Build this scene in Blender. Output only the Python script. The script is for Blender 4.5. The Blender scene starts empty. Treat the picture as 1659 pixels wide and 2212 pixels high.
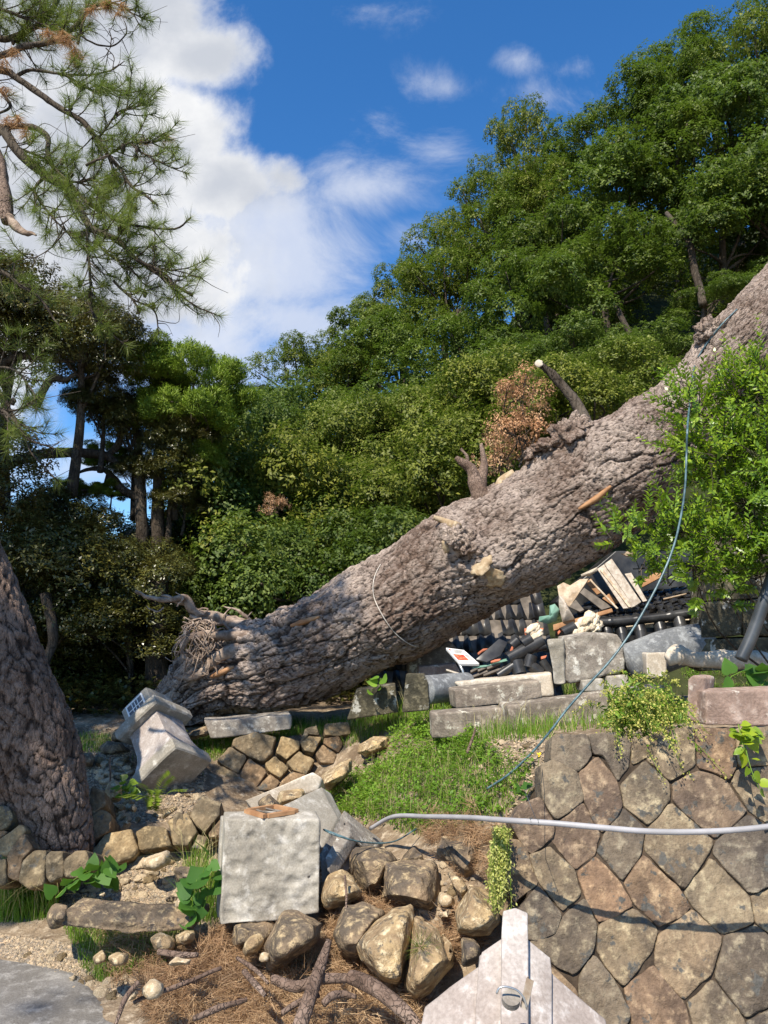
import bpy, bmesh, math, random
import numpy as np
from mathutils import Vector, Matrix, noise
from mathutils.bvhtree import BVHTree
R_ = math.radians
random.seed(7); RNG = np.random.default_rng(7)
sc = bpy.context.scene; COL = sc.collection
# ---------------------------------------------------------------- camera
F_, PITCH, CAMZ = 1650.0, R_(9.0), 1.6
cd = bpy.data.cameras.new('camera'); cam = bpy.data.objects.new('camera', cd); COL.objects.link(cam)
cam.location = (0, 0, CAMZ); cam.rotation_euler = (R_(90) + PITCH, 0, 0)
cd.sensor_fit = 'VERTICAL'; cd.sensor_height = 36; cd.lens = F_/2212*36
cd.clip_start = .05; cd.clip_end = 3000; sc.camera = cam
sc.render.resolution_x = 768; sc.render.resolution_y = 1024
sc.view_settings.view_transform = 'Standard'; sc.view_settings.look = 'None'
sc.view_settings.exposure = 0.6; sc.view_settings.gamma = 1
# ---------------------------------------------------------------- sun + sky
SUN_EL, SUN_AZ = R_(50), R_(180+27)     # azimuth from +Y towards +X
S = Vector((math.sin(SUN_AZ)*math.cos(SUN_EL), math.cos(SUN_AZ)*math.cos(SUN_EL), math.sin(SUN_EL)))
sl = bpy.data.lights.new('sun', 'SUN'); sl.energy = 5.0; sl.angle = R_(.5); sl.color = (1, .92, .79)
so = bpy.data.objects.new('sun', sl); COL.objects.link(so); so.rotation_euler = S.to_track_quat('Z', 'Y').to_euler()
so.location = (-10, -10, 20)
def pdir(px, py):
    u = (px-829.5)/F_; v = (1106-py)/F_
    return Vector((u, math.cos(PITCH)-v*math.sin(PITCH), math.sin(PITCH)+v*math.cos(PITCH)))
def at(px, py, Y):
    d = pdir(px, py); return Vector((0, 0, CAMZ)) + d*(Y/d.y)
wd = bpy.data.worlds.new('World'); sc.world = wd; wd.use_nodes = True
nt = wd.node_tree; N = nt.nodes; LK = nt.links
class NB:                                            # tiny node builder
    def __init__(s, nt): s.nt = nt
    def n(s, t, **k):
        o = s.nt.nodes.new(t)
        for a, b in k.items(): setattr(o, a, b)
        return o
    def put(s, sock, v):
        if isinstance(v, bpy.types.NodeSocket): s.nt.links.new(v, sock)
        elif v is not None: sock.default_value = v
    def m(s, op, a, b=None, c=None, clamp=False):
        o = s.n('ShaderNodeMath', operation=op, use_clamp=clamp)
        for i, v in enumerate((a, b, c)): s.put(o.inputs[i], v)
        return o.outputs[0]
    def mr(s, v, a, b, c=0., d=1., t='SMOOTHSTEP'):
        o = s.n('ShaderNodeMapRange', interpolation_type=t); s.put(o.inputs[0], v)
        for i, q in enumerate((a, b, c, d)): s.put(o.inputs[i+1], q)
        return o.outputs[0]
    def mix(s, f, a, b, bt='MIX'):
        o = s.n('ShaderNodeMix', data_type='RGBA', blend_type=bt); s.put(o.inputs[0], f)
        for i, v in ((6, a), (7, b)):
            if isinstance(v, tuple) and len(v) == 3: v = (*v, 1)
            s.put(o.inputs[i], v)
        return o.outputs[2]
    def noise(s, vec, scale, detail=5, rough=.55, dist=0, out=0):
        o = s.n('ShaderNodeTexNoise'); s.put(o.inputs['Vector'], vec); o.inputs['Scale'].default_value = scale
        o.inputs['Detail'].default_value = detail; o.inputs['Roughness'].default_value = rough; o.inputs['Distortion'].default_value = dist
        return o.outputs[out]
    def vor(s, vec, scale, feature='F1', out=0, rand=1.):
        o = s.n('ShaderNodeTexVoronoi', feature=feature); s.put(o.inputs['Vector'], vec); o.inputs['Scale'].default_value = scale
        o.inputs['Randomness'].default_value = rand
        return o.outputs[out]
    def ramp(s, f, stops):
        o = s.n('ShaderNodeValToRGB'); s.put(o.inputs[0], f); e = o.color_ramp.elements
        while len(e) < len(stops): e.new(.5)
        for q, (p, c) in zip(e, stops): q.position = p; q.color = (*c, 1)
        return o.outputs[0]
    def vm(s, op, a, b): 
        o = s.n('ShaderNodeVectorMath', operation=op); s.put(o.inputs[0], a)
        s.put(o.inputs[1] if op != 'SCALE' else o.inputs[3], b)
        return o.outputs[0]
def build_world():
    b = NB(nt); N.clear()
    sky = b.n('ShaderNodeTexSky', sky_type='NISHITA', sun_disc=False)
    sky.sun_elevation = SUN_EL; sky.sun_rotation = SUN_AZ; sky.air_density = 1.0; sky.dust_density = .3; sky.ozone_density = 3.0
    tc = b.n('ShaderNodeTexCoord').outputs['Generated']
    sp = b.n('ShaderNodeSeparateXYZ'); b.put(sp.inputs[0], tc)
    y = b.m('MAXIMUM', sp.outputs[1], .06)
    u = b.m('DIVIDE', sp.outputs[0], y); v = b.m('DIVIDE', sp.outputs[2], y)
    cb = b.n('ShaderNodeCombineXYZ'); b.put(cb.inputs[0], u); b.put(cb.inputs[1], v); uv = cb.outputs[0]
    nb = b.noise(uv, 3.4, 10, .62, .2); nw = b.noise(b.vm('MULTIPLY', uv, (1.0, 1.3, 1)), 4.2, 9, .66, .5); ns = b.noise(uv, 5.0, 6, .55)
    def blobs(L):
        tot = None
        for px, py, rx, ry, w in L:
            d = pdir(px, py); cu, cv = d.x/d.y, d.z/d.y
            a = b.m('DIVIDE', b.m('SUBTRACT', u, cu), rx/F_); c = b.m('DIVIDE', b.m('SUBTRACT', v, cv), ry/F_)
            r = b.m('SQRT', b.m('ADD', b.m('MULTIPLY', a, a), b.m('MULTIPLY', c, c)))
            e = b.m('MULTIPLY', b.m('SUBTRACT', 1., r), w)
            tot = e if tot is None else b.m('SMOOTH_MAX', tot, e, .08)
        return b.m('MAXIMUM', tot, -2.)
    cum = blobs([(150, 60, 400, 260, 1.), (430, 120, 150, 110, .6), (250, 330, 330, 260, 1.), (480, 400, 190, 120, .7), (600, 380, 100, 80, .4),
                 (300, 600, 400, 240, .8), (-150, 500, 400, 700, 1.)])
    wis = blobs([(760, 400, 300, 100, .55), (960, 330, 130, 70, .38), (600, 560, 260, 200, 1.0), (640, 690, 280, 110, .8), (560, 480, 260, 160, 1.), (430, 760, 330, 200, .9),
                 (1110, 130, 90, 55, .35), (1240, 150, 55, 45, .28), (960, 190, 150, 80, .36), (830, 250, 80, 60, .28), (1180, 210, 160, 60, .2), (800, 20, 150, 60, .25), (200, 1000, 260, 90, .5), (900, 500, 90, 70, .25)])
    a1 = b.mr(b.m('ADD', cum, b.m('MULTIPLY', b.m('SUBTRACT', nb, .5), 1.6)), -.04, .32)
    a2 = b.mr(b.m('ADD', wis, b.m('MULTIPLY', b.m('SUBTRACT', nw, .54), 1.5)), -.05, .62, 0., .80)
    al = b.m('MAXIMUM', a1, a2)
    shade = b.mr(b.m('ADD', ns, b.m('MULTIPLY', b.m('MULTIPLY', a1, cum), -.35)), .25, .62)
    cc = b.mix(shade, (7.0, 7.4, 8.2), (11.6, 11.6, 11.6))
    hs = b.n('ShaderNodeHueSaturation'); hs.inputs['Saturation'].default_value = 1.28; hs.inputs['Value'].default_value = 1.0
    b.put(hs.inputs['Color'], sky.outputs[0])
    skyc = b.mix(1., hs.outputs[0], (1.9, 2.1, 2.3), 'MULTIPLY')
    cc = b.mix(b.m('MULTIPLY', b.m('SUBTRACT', 1., a1), .8), cc, (8.2, 8.9, 10.6)); col = b.mix(al, skyc, cc)
    bg = b.n('ShaderNodeBackground'); b.put(bg.inputs[0], col); bg.inputs[1].default_value = .058
    o = b.n('ShaderNodeOutputWorld'); b.put(o.inputs[0], bg.outputs[0])
build_world()
# ---------------------------------------------------------------- numpy noise
def _h(ix, iy, iz, s):
    n = (ix*374761393 + iy*668265263 + iz*2147483647 + s*1274126177) & 0xffffffff
    n = ((n ^ (n >> 13))*1274126177) & 0xffffffff
    return ((n ^ (n >> 16)) & 0xffff)/65535.
def vnoise(P, s=0):
    P = np.asarray(P, float); i = np.floor(P).astype(np.int64); f = P-i; f = f*f*(3-2*f); r = 0
    for dx in (0, 1):
        for dy in (0, 1):
            for dz in (0, 1):
                w = (f[..., 0] if dx else 1-f[..., 0])*(f[..., 1] if dy else 1-f[..., 1])*(f[..., 2] if dz else 1-f[..., 2])
                r = r + w*_h(i[..., 0]+dx, i[..., 1]+dy, i[..., 2]+dz, s)
    return r*2-1
def fbm(P, o=4, s=0, g=.5):
    P = np.asarray(P, float); r = 0; a = 1; t = 0
    for k in range(o): r = r + a*vnoise(P*2**k, s+k*17); t += a; a *= g
    return r/t
def worley(P2, s=0):                                  # F1, F2 and cell id in 2D, P2 (...,2); x may wrap by caller
    i = np.floor(P2).astype(np.int64); f1 = np.full(P2.shape[:-1], 9.); f2 = f1.copy(); cid = np.zeros(P2.shape[:-1])
    for dx in (-1, 0, 1):
        for dy in (-1, 0, 1):
            cx, cy = i[..., 0]+dx, i[..., 1]+dy
            jx = cx+_h(cx, cy, 0*cx, s); jy = cy+_h(cx, cy, 0*cx+1, s)
            d = np.hypot(P2[..., 0]-jx, P2[..., 1]-jy); c = _h(cx, cy, 0*cx+2, s)
            m = d < f1; f2 = np.where(m, f1, np.minimum(f2, d)); cid = np.where(m, c, cid); f1 = np.minimum(f1, d)
    return f1, f2, cid
# ---------------------------------------------------------------- objects
WL = {}                                               # world location of every root/part
def tag(o, label=None, cat=None, group=None, kind=None):
    if label: o['label'] = label
    if cat: o['category'] = cat
    if group: o['group'] = group
    if kind: o['kind'] = kind
    return o
def thing(name, label, cat, loc, group=None):
    o = bpy.data.objects.new(name, None); COL.objects.link(o); o.location = loc; o.empty_display_size = .1
    WL[o.name] = Vector(loc); return tag(o, label, cat, group)
def mk(name, V, Fc, mat, parent=None, smooth=True, origin=None):
    V = np.asarray(V, float).reshape(-1, 3)
    if parent is not None: loc = WL[parent.name]
    elif origin is not None: loc = Vector(origin)
    else:
        a, b = V.min(0), V.max(0); loc = Vector(((a[0]+b[0])/2, (a[1]+b[1])/2, a[2]))
    V = V-np.array(loc)
    me = bpy.data.meshes.new(name)
    if isinstance(Fc, np.ndarray):
        n, k = Fc.shape; ls = np.arange(n)*k; lt = np.full(n, k); lv = Fc.ravel()
    else:
        lt = np.array([len(f) for f in Fc]); ls = np.concatenate([[0], np.cumsum(lt)[:-1]]); lv = np.concatenate([np.asarray(f) for f in Fc])
    me.vertices.add(len(V)); me.vertices.foreach_set('co', V.ravel())
    me.loops.add(len(lv)); me.loops.foreach_set('vertex_index', lv.astype(np.int32))
    me.polygons.add(len(ls)); me.polygons.foreach_set('loop_start', ls.astype(np.int32)); me.polygons.foreach_set('loop_total', lt.astype(np.int32))
    me.polygons.foreach_set('use_smooth', np.full(len(ls), smooth)); me.update(calc_edges=True); me.validate()
    me.materials.append(mat); o = bpy.data.objects.new(name, me); COL.objects.link(o)
    if parent is not None: o.parent = parent; WL[o.name] = WL[parent.name]
    else: o.location = loc; WL[o.name] = loc
    return o
class MB:                                             # collects pieces of ONE mesh
    def __init__(s): s.V = []; s.F = []; s.n = 0
    def add(s, V, Fc):
        V = np.asarray(V, float).reshape(-1, 3); s.V.append(V)
        s.F += [[int(i)+s.n for i in f] for f in Fc]; s.n += len(V); return s
    def tube(s, pts, rad, seg=8, cap=True, jit=0, sd=0):
        V, Fc = tube(pts, rad, seg, cap)
        if jit: V = V + jit*np.stack([vnoise(V*30+k*7.3, sd+k) for k in range(3)], 1)
        return s.add(V, Fc)
    def box(s, c, sx, sy, sz, M=None):
        v = np.array([[x, y, z] for x in (-sx/2, sx/2) for y in (-sy/2, sy/2) for z in (-sz/2, sz/2)])
        if M is not None: v = v @ np.array(M.to_3x3()).T
        return s.add(v+np.array(c), [[0, 1, 3, 2], [4, 6, 7, 5], [0, 4, 5, 1], [2, 3, 7, 6], [0, 2, 6, 4], [1, 5, 7, 3]])
    def build(s, name, mat, parent=None, smooth=True, origin=None): return mk(name, np.concatenate(s.V), s.F, mat, parent, smooth, origin)
def cat(pts, n):                                      # catmull-rom resample, any dimension
    P = np.array([list(p) for p in pts], float); k = len(P)
    if k == 2: t = np.linspace(0, 1, n)[:, None]; return P[0]*(1-t)+P[1]*t
    Q = np.vstack([2*P[0]-P[1], P, 2*P[-1]-P[-2]]); out = []
    for t in np.linspace(0, k-1-1e-9, n):
        i = int(t); f = t-i; a, b, c, d = Q[i:i+4]
        out.append(.5*((2*b)+(-a+c)*f+(2*a-5*b+4*c-d)*f*f+(-a+3*b-3*c+d)*f**3))
    return np.array(out)
def frames(P):
    T = np.gradient(P, axis=0); T /= np.linalg.norm(T, axis=1)[:, None]+1e-12
    up = np.array([0, 0, 1.]) if abs(T[0][2]) < .9 else np.array([0, 1., 0]); A = []; B = []
    for t in T:
        a = up-t*np.dot(up, t); a /= np.linalg.norm(a)+1e-12; A.append(a); B.append(np.cross(t, a)); up = a
    return T, np.array(A), np.array(B)
def tube(pts, rad, seg=8, cap=True):
    P = np.array([list(p) for p in pts], float); n = len(P); rad = np.broadcast_to(np.asarray(rad, float), (n,))
    T, A, B = frames(P); th = np.linspace(0, 2*np.pi, seg, endpoint=False)
    V = P[:, None]+rad[:, None, None]*(np.cos(th)[None, :, None]*A[:, None]+np.sin(th)[None, :, None]*B[:, None])
    Fc = [[i*seg+j, i*seg+(j+1) % seg, (i+1)*seg+(j+1) % seg, (i+1)*seg+j] for i in range(n-1) for j in range(seg)]
    if cap: Fc += [list(range(seg))[::-1], [(n-1)*seg+j for j in range(seg)]]
    return V.reshape(-1, 3), Fc
def frompx(L, n=None):                                # list of (px,py,Y) -> world points
    P = [at(*q) for q in L]; return cat(P, n) if n else P
# ---------------------------------------------------------------- materials
def newmat(name):
    m = bpy.data.materials.new(name); m.use_nodes = True; m.node_tree.nodes.clear(); return m, NB(m.node_tree)
def finish(b, col, rough=.85, spec=.3, bump=None, bs=.5, bd=.02, metal=0, extra=None, coat=0):
    p = b.n('ShaderNodeBsdfPrincipled'); b.put(p.inputs['Base Color'], (*col, 1) if isinstance(col, tuple) else col)
    b.put(p.inputs['Roughness'], rough); p.inputs['Specular IOR Level'].default_value = spec; p.inputs['Metallic'].default_value = metal
    p.inputs['Coat Weight'].default_value = coat
    if bump is not None:
        q = b.n('ShaderNodeBump'); q.inputs['Strength'].default_value = bs; q.inputs['Distance'].default_value = bd
        b.put(q.inputs['Height'], bump); b.put(p.inputs['Normal'], q.outputs[0])
    o = b.n('ShaderNodeOutputMaterial'); out = p.outputs[0]
    if extra is not None:
        ms = b.n('ShaderNodeMixShader'); ms.inputs[0].default_value = extra[0]; b.put(ms.inputs[1], out); b.put(ms.inputs[2], extra[1]); out = ms.outputs[0]
    b.put(o.inputs[0], out); return p
def oc(b): return b.n('ShaderNodeTexCoord').outputs['Object']
def isl(b): return b.n('ShaderNodeNewGeometry').outputs['Random Per Island']
def m_stone(name, base, dark, light, spots=None, sc_=3., island=False, bs=.6, bd=.012, fine=70, rough=.9, tint=None):
    m, b = newmat(name); v = oc(b)
    if island:
        r = isl(b); v = b.vm('ADD', v, b.vm('SCALE', (3.1, 7.7, 5.3), r))
    n1 = b.noise(v, sc_, 6, .62, .4); n2 = b.noise(v, sc_*6, 5, .65); n3 = b.noise(v, fine, 3, .6)
    c = b.mix(b.mr(n1, .38, .66), dark, base); c = b.mix(b.mr(n2, .48, .72), c, light)
    if island and tint:
        t = b.ramp(r, tint); c = b.mix(.68, c, t, 'MULTIPLY'); 
    if spots:
        s = b.mr(b.m('SUBTRACT', b.noise(v, sc_*3.3, 4, .6), b.m('MULTIPLY', b.noise(v, sc_*14, 2), .25)), .46, .53)
        c = b.mix(s, c, spots)
    c = b.mix(b.mr(n3, .25, .75, .0, .55), c, b.mix(1., c, (.5, .48, .46), 'MULTIPLY'))
    h = b.m('ADD', b.m('MULTIPLY', n2, .7), b.m('ADD', b.m('MULTIPLY', n3, .35), b.m('MULTIPLY', n1, .6)))
    finish(b, c, rough, .25, h, bs, bd); return m
def m_plain(name, c1, c2, scale=8, rough=.6, spec=.4, bs=.2, bd=.005, metal=0, stretch=None, coat=0):
    m, b = newmat(name); v = oc(b)
    if stretch: v = b.vm('MULTIPLY', v, stretch)
    n = b.noise(v, scale, 6, .6); c = b.mix(b.mr(n, .35, .68), c1, c2)
    finish(b, c, rough, spec, n, bs, bd, metal, coat=coat); return m
def m_leaf(name, stops, rough=.55, trans=.3, tcol=(.25, .42, .04), spec=.3, big=.6):
    m, b = newmat(name); r = isl(b); v = oc(b); oi = b.n('ShaderNodeObjectInfo').outputs['Random']
    n = b.noise(v, .9, 3, .5); f = b.m('ADD', b.m('MULTIPLY', r, .55), b.m('MULTIPLY', b.m('SUBTRACT', n, .5), 1.1)); f = b.m('ADD', f, .22, clamp=True)
    c = b.ramp(f, stops); c = b.mix(b.mr(oi, 0, 1, 0., .5, 'LINEAR'), c, b.mix(1., c, (1.25, 1.0, .65), 'MULTIPLY'))
    t = b.n('ShaderNodeBsdfTranslucent'); b.put(t.inputs[0], b.mix(.65, c, tcol))
    finish(b, c, rough, spec, extra=(trans, t.outputs[0])); return m
def m_bark(name, ridge, crack, flake, sx=(1, 1, 1), sc_=16, bd=.02, attr=False, rot=0):
    m, b = newmat(name); v0 = oc(b)
    if rot: q = b.n('ShaderNodeVectorRotate', rotation_type='Y_AXIS'); b.put(q.inputs['Vector'], v0); q.inputs['Angle'].default_value = -R_(rot); v0 = q.outputs[0]
    v = b.vm('MULTIPLY', v0, sx)
    w = b.vm('ADD', v, b.vm('SCALE', b.noise(v, 5, 4, .7, out=1), .22))
    e = b.vor(w, sc_, 'DISTANCE_TO_EDGE'); n = b.noise(v, 38, 5, .7); big = b.noise(v0, 1.3, 5, .6); md = b.noise(v, 9, 5, .65)
    c = b.mix(b.mr(big, .38, .66), ridge, flake); c = b.mix(b.mr(md, .42, .7, 0, .75), c, b.mix(.7, c, flake)); c = b.mix(b.mr(md, .3, .45, .7, 0), c, b.mix(.6, c, crack))
    c = b.mix(b.mr(n, .5, .78, 0, .6), c, flake); c = b.mix(b.mr(n, .25, .45, .6, 0), c, crack)
    cr = b.m('MULTIPLY', b.mr(e, .0, .06, 1, 0), b.mr(b.noise(v, 3.5, 3), .42, .6))
    if attr:
        a = b.n('ShaderNodeAttribute', attribute_name='pl').outputs['Fac']; cr = b.m('MAXIMUM', b.m('MULTIPLY', cr, .35), b.mr(a, .0, .55, .9, 0)); c = b.mix(b.mr(a, .55, 1., 0, .45), c, flake)
    c = b.mix(cr, c, crack)
    h = b.m('ADD', b.m('MULTIPLY', b.mr(e, 0, .12), .35 if attr else .8), b.m('ADD', b.m('MULTIPLY', n, .6), b.m('MULTIPLY', md, .6))); finish(b, c, .93, .15, h, .85, bd); return m
M = {}
M['ground'] = m_stone('soil', (.33, .25, .165), (.17, .12, .075), (.48, .39, .28), sc_=3.2, fine=45, bs=.9, bd=.03)
M['asphalt'] = m_stone('asphalt', (.27, .255, .235), (.18, .165, .145), (.36, .34, .31), sc_=2.6, fine=110, bs=.8, bd=.01)
WT = [(0, (.85, .62, .48)), (.2, (1.1, 1.0, .76)), (.38, (.42, .44, .48)), (.55, (1.15, .82, .60)), (.72, (.95, .92, .78)), (.88, (.5, .5, .5)), (1, (1.2, 1.1, .85))]
M['wall'] = m_stone('wall_stone', (.30, .235, .165), (.14, .112, .088), (.46, .385, .27), spots=(.105, .10, .088), sc_=3.6, island=True, fine=55, bs=.9, bd=.02, tint=WT)
M['wall2'] = m_stone('old_wall_stone', (.38, .28, .165), (.15, .12, .08), (.52, .41, .26), spots=(.12, .11, .09), sc_=3.2, island=True, fine=55, bs=.9, bd=.02, tint=WT)
M['joint'] = m_plain('joint_soil', (.04, .03, .022), (.09, .065, .045), 20, .95, .1, .6, .02)
M['boulder'] = m_stone('broken_stone', (.62, .45, .23), (.30, .21, .12), (.80, .66, .42), spots=(.17, .14, .10), sc_=4.4, fine=38, bs=1., bd=.03)
M['boulder_dark'] = m_stone('weathered_stone', (.34, .24, .145), (.12, .095, .07), (.58, .44, .25), spots=(.11, .09, .075), sc_=4.2, fine=38, bs=1., bd=.03)
M['cobble'] = m_stone('cobble_stone', (.68, .54, .36), (.44, .33, .2), (.80, .70, .52), sc_=9, fine=80, bs=.7, bd=.01)
M['granite'] = m_stone('grey_granite', (.47, .43, .36), (.29, .26, .21), (.60, .56, .49), sc_=2.2, fine=120, bs=.6, bd=.008)
M['granite_dirty'] = m_stone('weathered_granite', (.40, .36, .30), (.22, .19, .16), (.52, .48, .41), spots=(.60, .57, .50), sc_=3, fine=90, bs=.8, bd=.012)
M['pink'] = m_stone('pink_granite', (.46, .41, .37), (.34, .285, .25), (.62, .57, .53), sc_=2.2, fine=75, bs=.7, bd=.006)
M['lichen'] = m_stone('lichen_stone', (.34, .28, .22), (.17, .14, .11), (.44, .38, .30), spots=(.58, .54, .44), sc_=3.4, fine=80, bs=.8, bd=.012)
M['redstone'] = m_stone('reddish_stone', (.42, .30, .24), (.27, .19, .15), (.54, .42, .35), spots=(.58, .50, .42), sc_=3.4, fine=80, bs=.8, bd=.012)
M['cream'] = m_stone('cream_stone', (.66, .58, .47), (.48, .41, .32), (.76, .70, .60), sc_=3, fine=90, bs=.4, bd=.006)
M['concrete'] = m_stone('grey_pipe_concrete', (.26, .27, .27), (.15, .155, .16), (.36, .37, .37), sc_=4, fine=90, bs=.4, bd=.006)
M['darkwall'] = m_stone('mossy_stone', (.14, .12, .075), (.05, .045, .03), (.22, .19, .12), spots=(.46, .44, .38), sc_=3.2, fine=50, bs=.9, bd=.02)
M['bark_big'] = m_bark('fallen_bark', (.15, .10, .075), (.018, .011, .008), (.42, .34, .285), (.6, 1., 1.15), 34, .02, True, rot=-30)
M['burl'] = m_bark('burl_bark', (.16, .105, .078), (.03, .018, .012), (.40, .32, .26), (1, 1, 1), 26, .02)
M['bark_pine'] = m_bark('pine_bark', (.16, .10, .07), (.022, .014, .01), (.30, .215, .165), (1.5, 1.5, .7), 26, .02, True)
M['bark_branch'] = m_bark('branch_bark', (.13, .085, .062), (.03, .02, .014), (.27, .195, .15), (1, 1, 1), 30, .008)
M['bark_dark'] = m_bark('dark_bark', (.05, .038, .028), (.012, .009, .006), (.12, .098, .075), (2, 2, .6), 14, .01)
M['wood_pale'] = m_plain('torn_wood', (.40, .29, .19), (.66, .54, .40), 14, .85, .2, .8, .02, stretch=(1, 1, 1))
M['wood_cut'] = m_plain('cut_wood', (.30, .21, .12), (.48, .38, .25), 18, .8, .2, .8, .02)
M['plank'] = m_plain('grey_plank', (.34, .28, .22), (.56, .49, .41), 9, .8, .2, .3, .004, stretch=(3, .5, 3))
M['plank_dark'] = m_plain('dark_plank', (.10, .085, .07), (.20, .17, .14), 9, .8, .2, .3, .004)
M['plank_red'] = m_plain('red_brown_plank', (.30, .15, .07), (.46, .26, .13), 9, .7, .25, .3, .004)
M['root'] = m_plain('pale_root', (.16, .11, .08), (.40, .31, .24), 14, .9, .15, 1., .02)
M['tile'] = m_plain('black_glazed_tile', (.014, .014, .015), (.055, .054, .053), 5, .33, .4, .15, .003)
M['tile_red'] = m_plain('terracotta', (.42, .12, .06), (.60, .22, .12), 9, .75, .3, .3, .004)
M['sheet_green'] = m_plain('green_felt', (.12, .24, .18), (.22, .36, .28), 5, .7, .3, .3, .004)
M['clay'] = m_plain('pale_clay', (.60, .48, .34), (.80, .70, .54), 9, .9, .2, .9, .02)
M['pvc'] = m_plain('grey_pvc', (.28, .27, .27), (.38, .365, .365), 5, .45, .4, .1, .002)
M['cable'] = m_plain('teal_cable', (.035, .075, .09), (.12, .20, .215), 30, .35, .5, .1, .001)
M['wire'] = m_plain('pale_wire', (.50, .45, .38), (.68, .62, .54), 30, .5, .4, .1, .001)
M['blackpipe'] = m_plain('black_plastic_pipe', (.035, .04, .045), (.075, .08, .085), 5, .35, .5, .1, .002)
M['metal'] = m_plain('steel', (.50, .50, .48), (.68, .68, .66), 12, .35, .5, .1, .002, metal=.8)
M['rust'] = m_plain('rusty_steel', (.30, .22, .15), (.50, .44, .36), 22, .6, .4, .3, .003, metal=.4)
M['white'] = m_plain('white_panel', (.72, .71, .68), (.80, .79, .76), 5, .5, .4, .05, .001)
M['ink'] = m_plain('dark_print', (.09, .09, .10), (.14, .14, .15), 30, .6, .3, .05, .001)
M['print_red'] = m_plain('red_print', (.42, .05, .03), (.60, .22, .10), 60, .5, .3, .05, .001)
M['needle'] = m_leaf('pine_needles', [(0, (.06, .085, .022)), (.5, (.13, .175, .03)), (1, (.26, .30, .06))], .5, .25, (.3, .45, .08))
M['needle_dead'] = m_leaf('dead_needles', [(0, (.20, .11, .06)), (.5, (.38, .24, .13)), (1, (.60, .44, .26))], .7, .2, (.4, .22, .1))
M['leaf_hill'] = m_leaf('laurel_leaves', [(0, (.024, .044, .008)), (.5, (.072, .110, .016)), (1, (.175, .225, .035))], trans=.22)
M['leaf_olive'] = m_leaf('olive_leaves', [(0, (.038, .052, .009)), (.5, (.108, .138, .018)), (1, (.225, .25, .042))], trans=.22)
M['leaf_blue'] = m_leaf('deep_green_leaves', [(0, (.020, .042, .008)), (.5, (.068, .108, .018)), (1, (.17, .22, .04))], trans=.22)
M['leaf_dark'] = m_leaf('brown_green_leaves', [(0, (.025, .032, .008)), (.5, (.065, .075, .017)), (1, (.17, .155, .035))], .35, .15, (.2, .16, .03), .6)
M['leaf_cedar'] = m_leaf('cedar_sprays', [(0, (.06, .10, .012)), (.5, (.16, .23, .022)), (1, (.30, .38, .05))])
M['leaf_bright'] = m_leaf('bright_shrub_leaves', [(0, (.055, .115, .012)), (.5, (.15, .25, .018)), (1, (.36, .45, .03))], .35, .24, (.35, .6, .03), .5)
M['leaf_weed'] = m_leaf('weed_leaves', [(0, (.07, .15, .02)), (.5, (.14, .27, .03)), (1, (.26, .40, .05))], .5, .35, (.3, .5, .04))
M['leaf_kudzu'] = m_leaf('broad_vine_leaves', [(0, (.03, .085, .015)), (.5, (.05, .14, .022)), (1, (.10, .22, .035))], .6, .3, (.25, .5, .04))
M['leaf_yellow'] = m_leaf('yellow_flower_spikes', [(0, (.22, .27, .06)), (.5, (.42, .45, .12)), (1, (.60, .60, .22))], .6, .35, (.5, .5, .1))
M['leaf_dead'] = m_leaf('withered_leaves', [(0, (.26, .13, .07)), (.5, (.46, .27, .15)), (1, (.66, .46, .28))], .7, .3, (.5, .3, .15))
M['straw'] = m_leaf('dry_grass', [(0, (.30, .26, .12)), (.5, (.42, .38, .18)), (1, (.5, .46, .25))], .7, .3, (.5, .45, .15))
M['petal'] = m_plain('yellow_petal', (.8, .55, .02), (.9, .65, .05), 9, .6)
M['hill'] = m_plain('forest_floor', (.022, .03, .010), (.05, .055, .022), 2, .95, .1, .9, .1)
# ---------------------------------------------------------------- terrain
PROF = {-40: [(0, 0), (4, 0), (4.8, .3), (9, .9)], -3.2: [(0, 0), (4.45, 0), (4.65, .08), (4.75, .45), (6, .6), (7, .85), (9, .9)],
        -2.1: [(0, 0), (4.32, 0), (4.56, .06), (4.72, .1), (4.95, .34), (5.5, .48), (6.2, .68), (7, .85), (9, .9)],
        -1.3: [(0, 0), (3.92, 0), (4.12, .06), (4.6, .12), (4.78, .14), (5.05, .30), (5.6, .36), (6.0, .5), (6.7, .78), (9, .9)],
        -.6: [(0, 0), (3.3, 0), (3.65, .1), (4.3, .26), (5, .3), (6.1, .25), (6.55, .74), (9, .9)],
        -.15: [(0, 0), (2.9, 0), (3.3, .06), (3.8, .22), (4.3, .36), (5, .5), (6.0, .62), (6.5, .82), (9, .9)],
        .2: [(0, -.02), (2.9, 0), (3.3, .1), (3.8, .36), (4.3, .56), (5, .76), (5.6, .88), (6.5, .9), (9, .9)],
        .55: [(0, -.02), (2.95, 0), (3.15, .05), (3.6, .42), (4.0, .72), (4.5, .92), (5, .95), (6.5, .9), (9, .9)],
        .8: [(0, -.02), (3.2, 0), (3.42, 0.), (3.5, 1.03), (4.5, 1.02), (6.5, .93), (9, .9)],
        1.6: [(0, -.02), (3.2, 0), (3.42, 0), (3.5, 1.12), (4.5, 1.08), (6.5, .93), (9, .9)],
        40: [(0, -.02), (3.2, 0), (3.42, 0), (3.5, 1.14), (4.5, 1.1), (6.5, .93), (9, .9)]}
PX = sorted(PROF)
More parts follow.
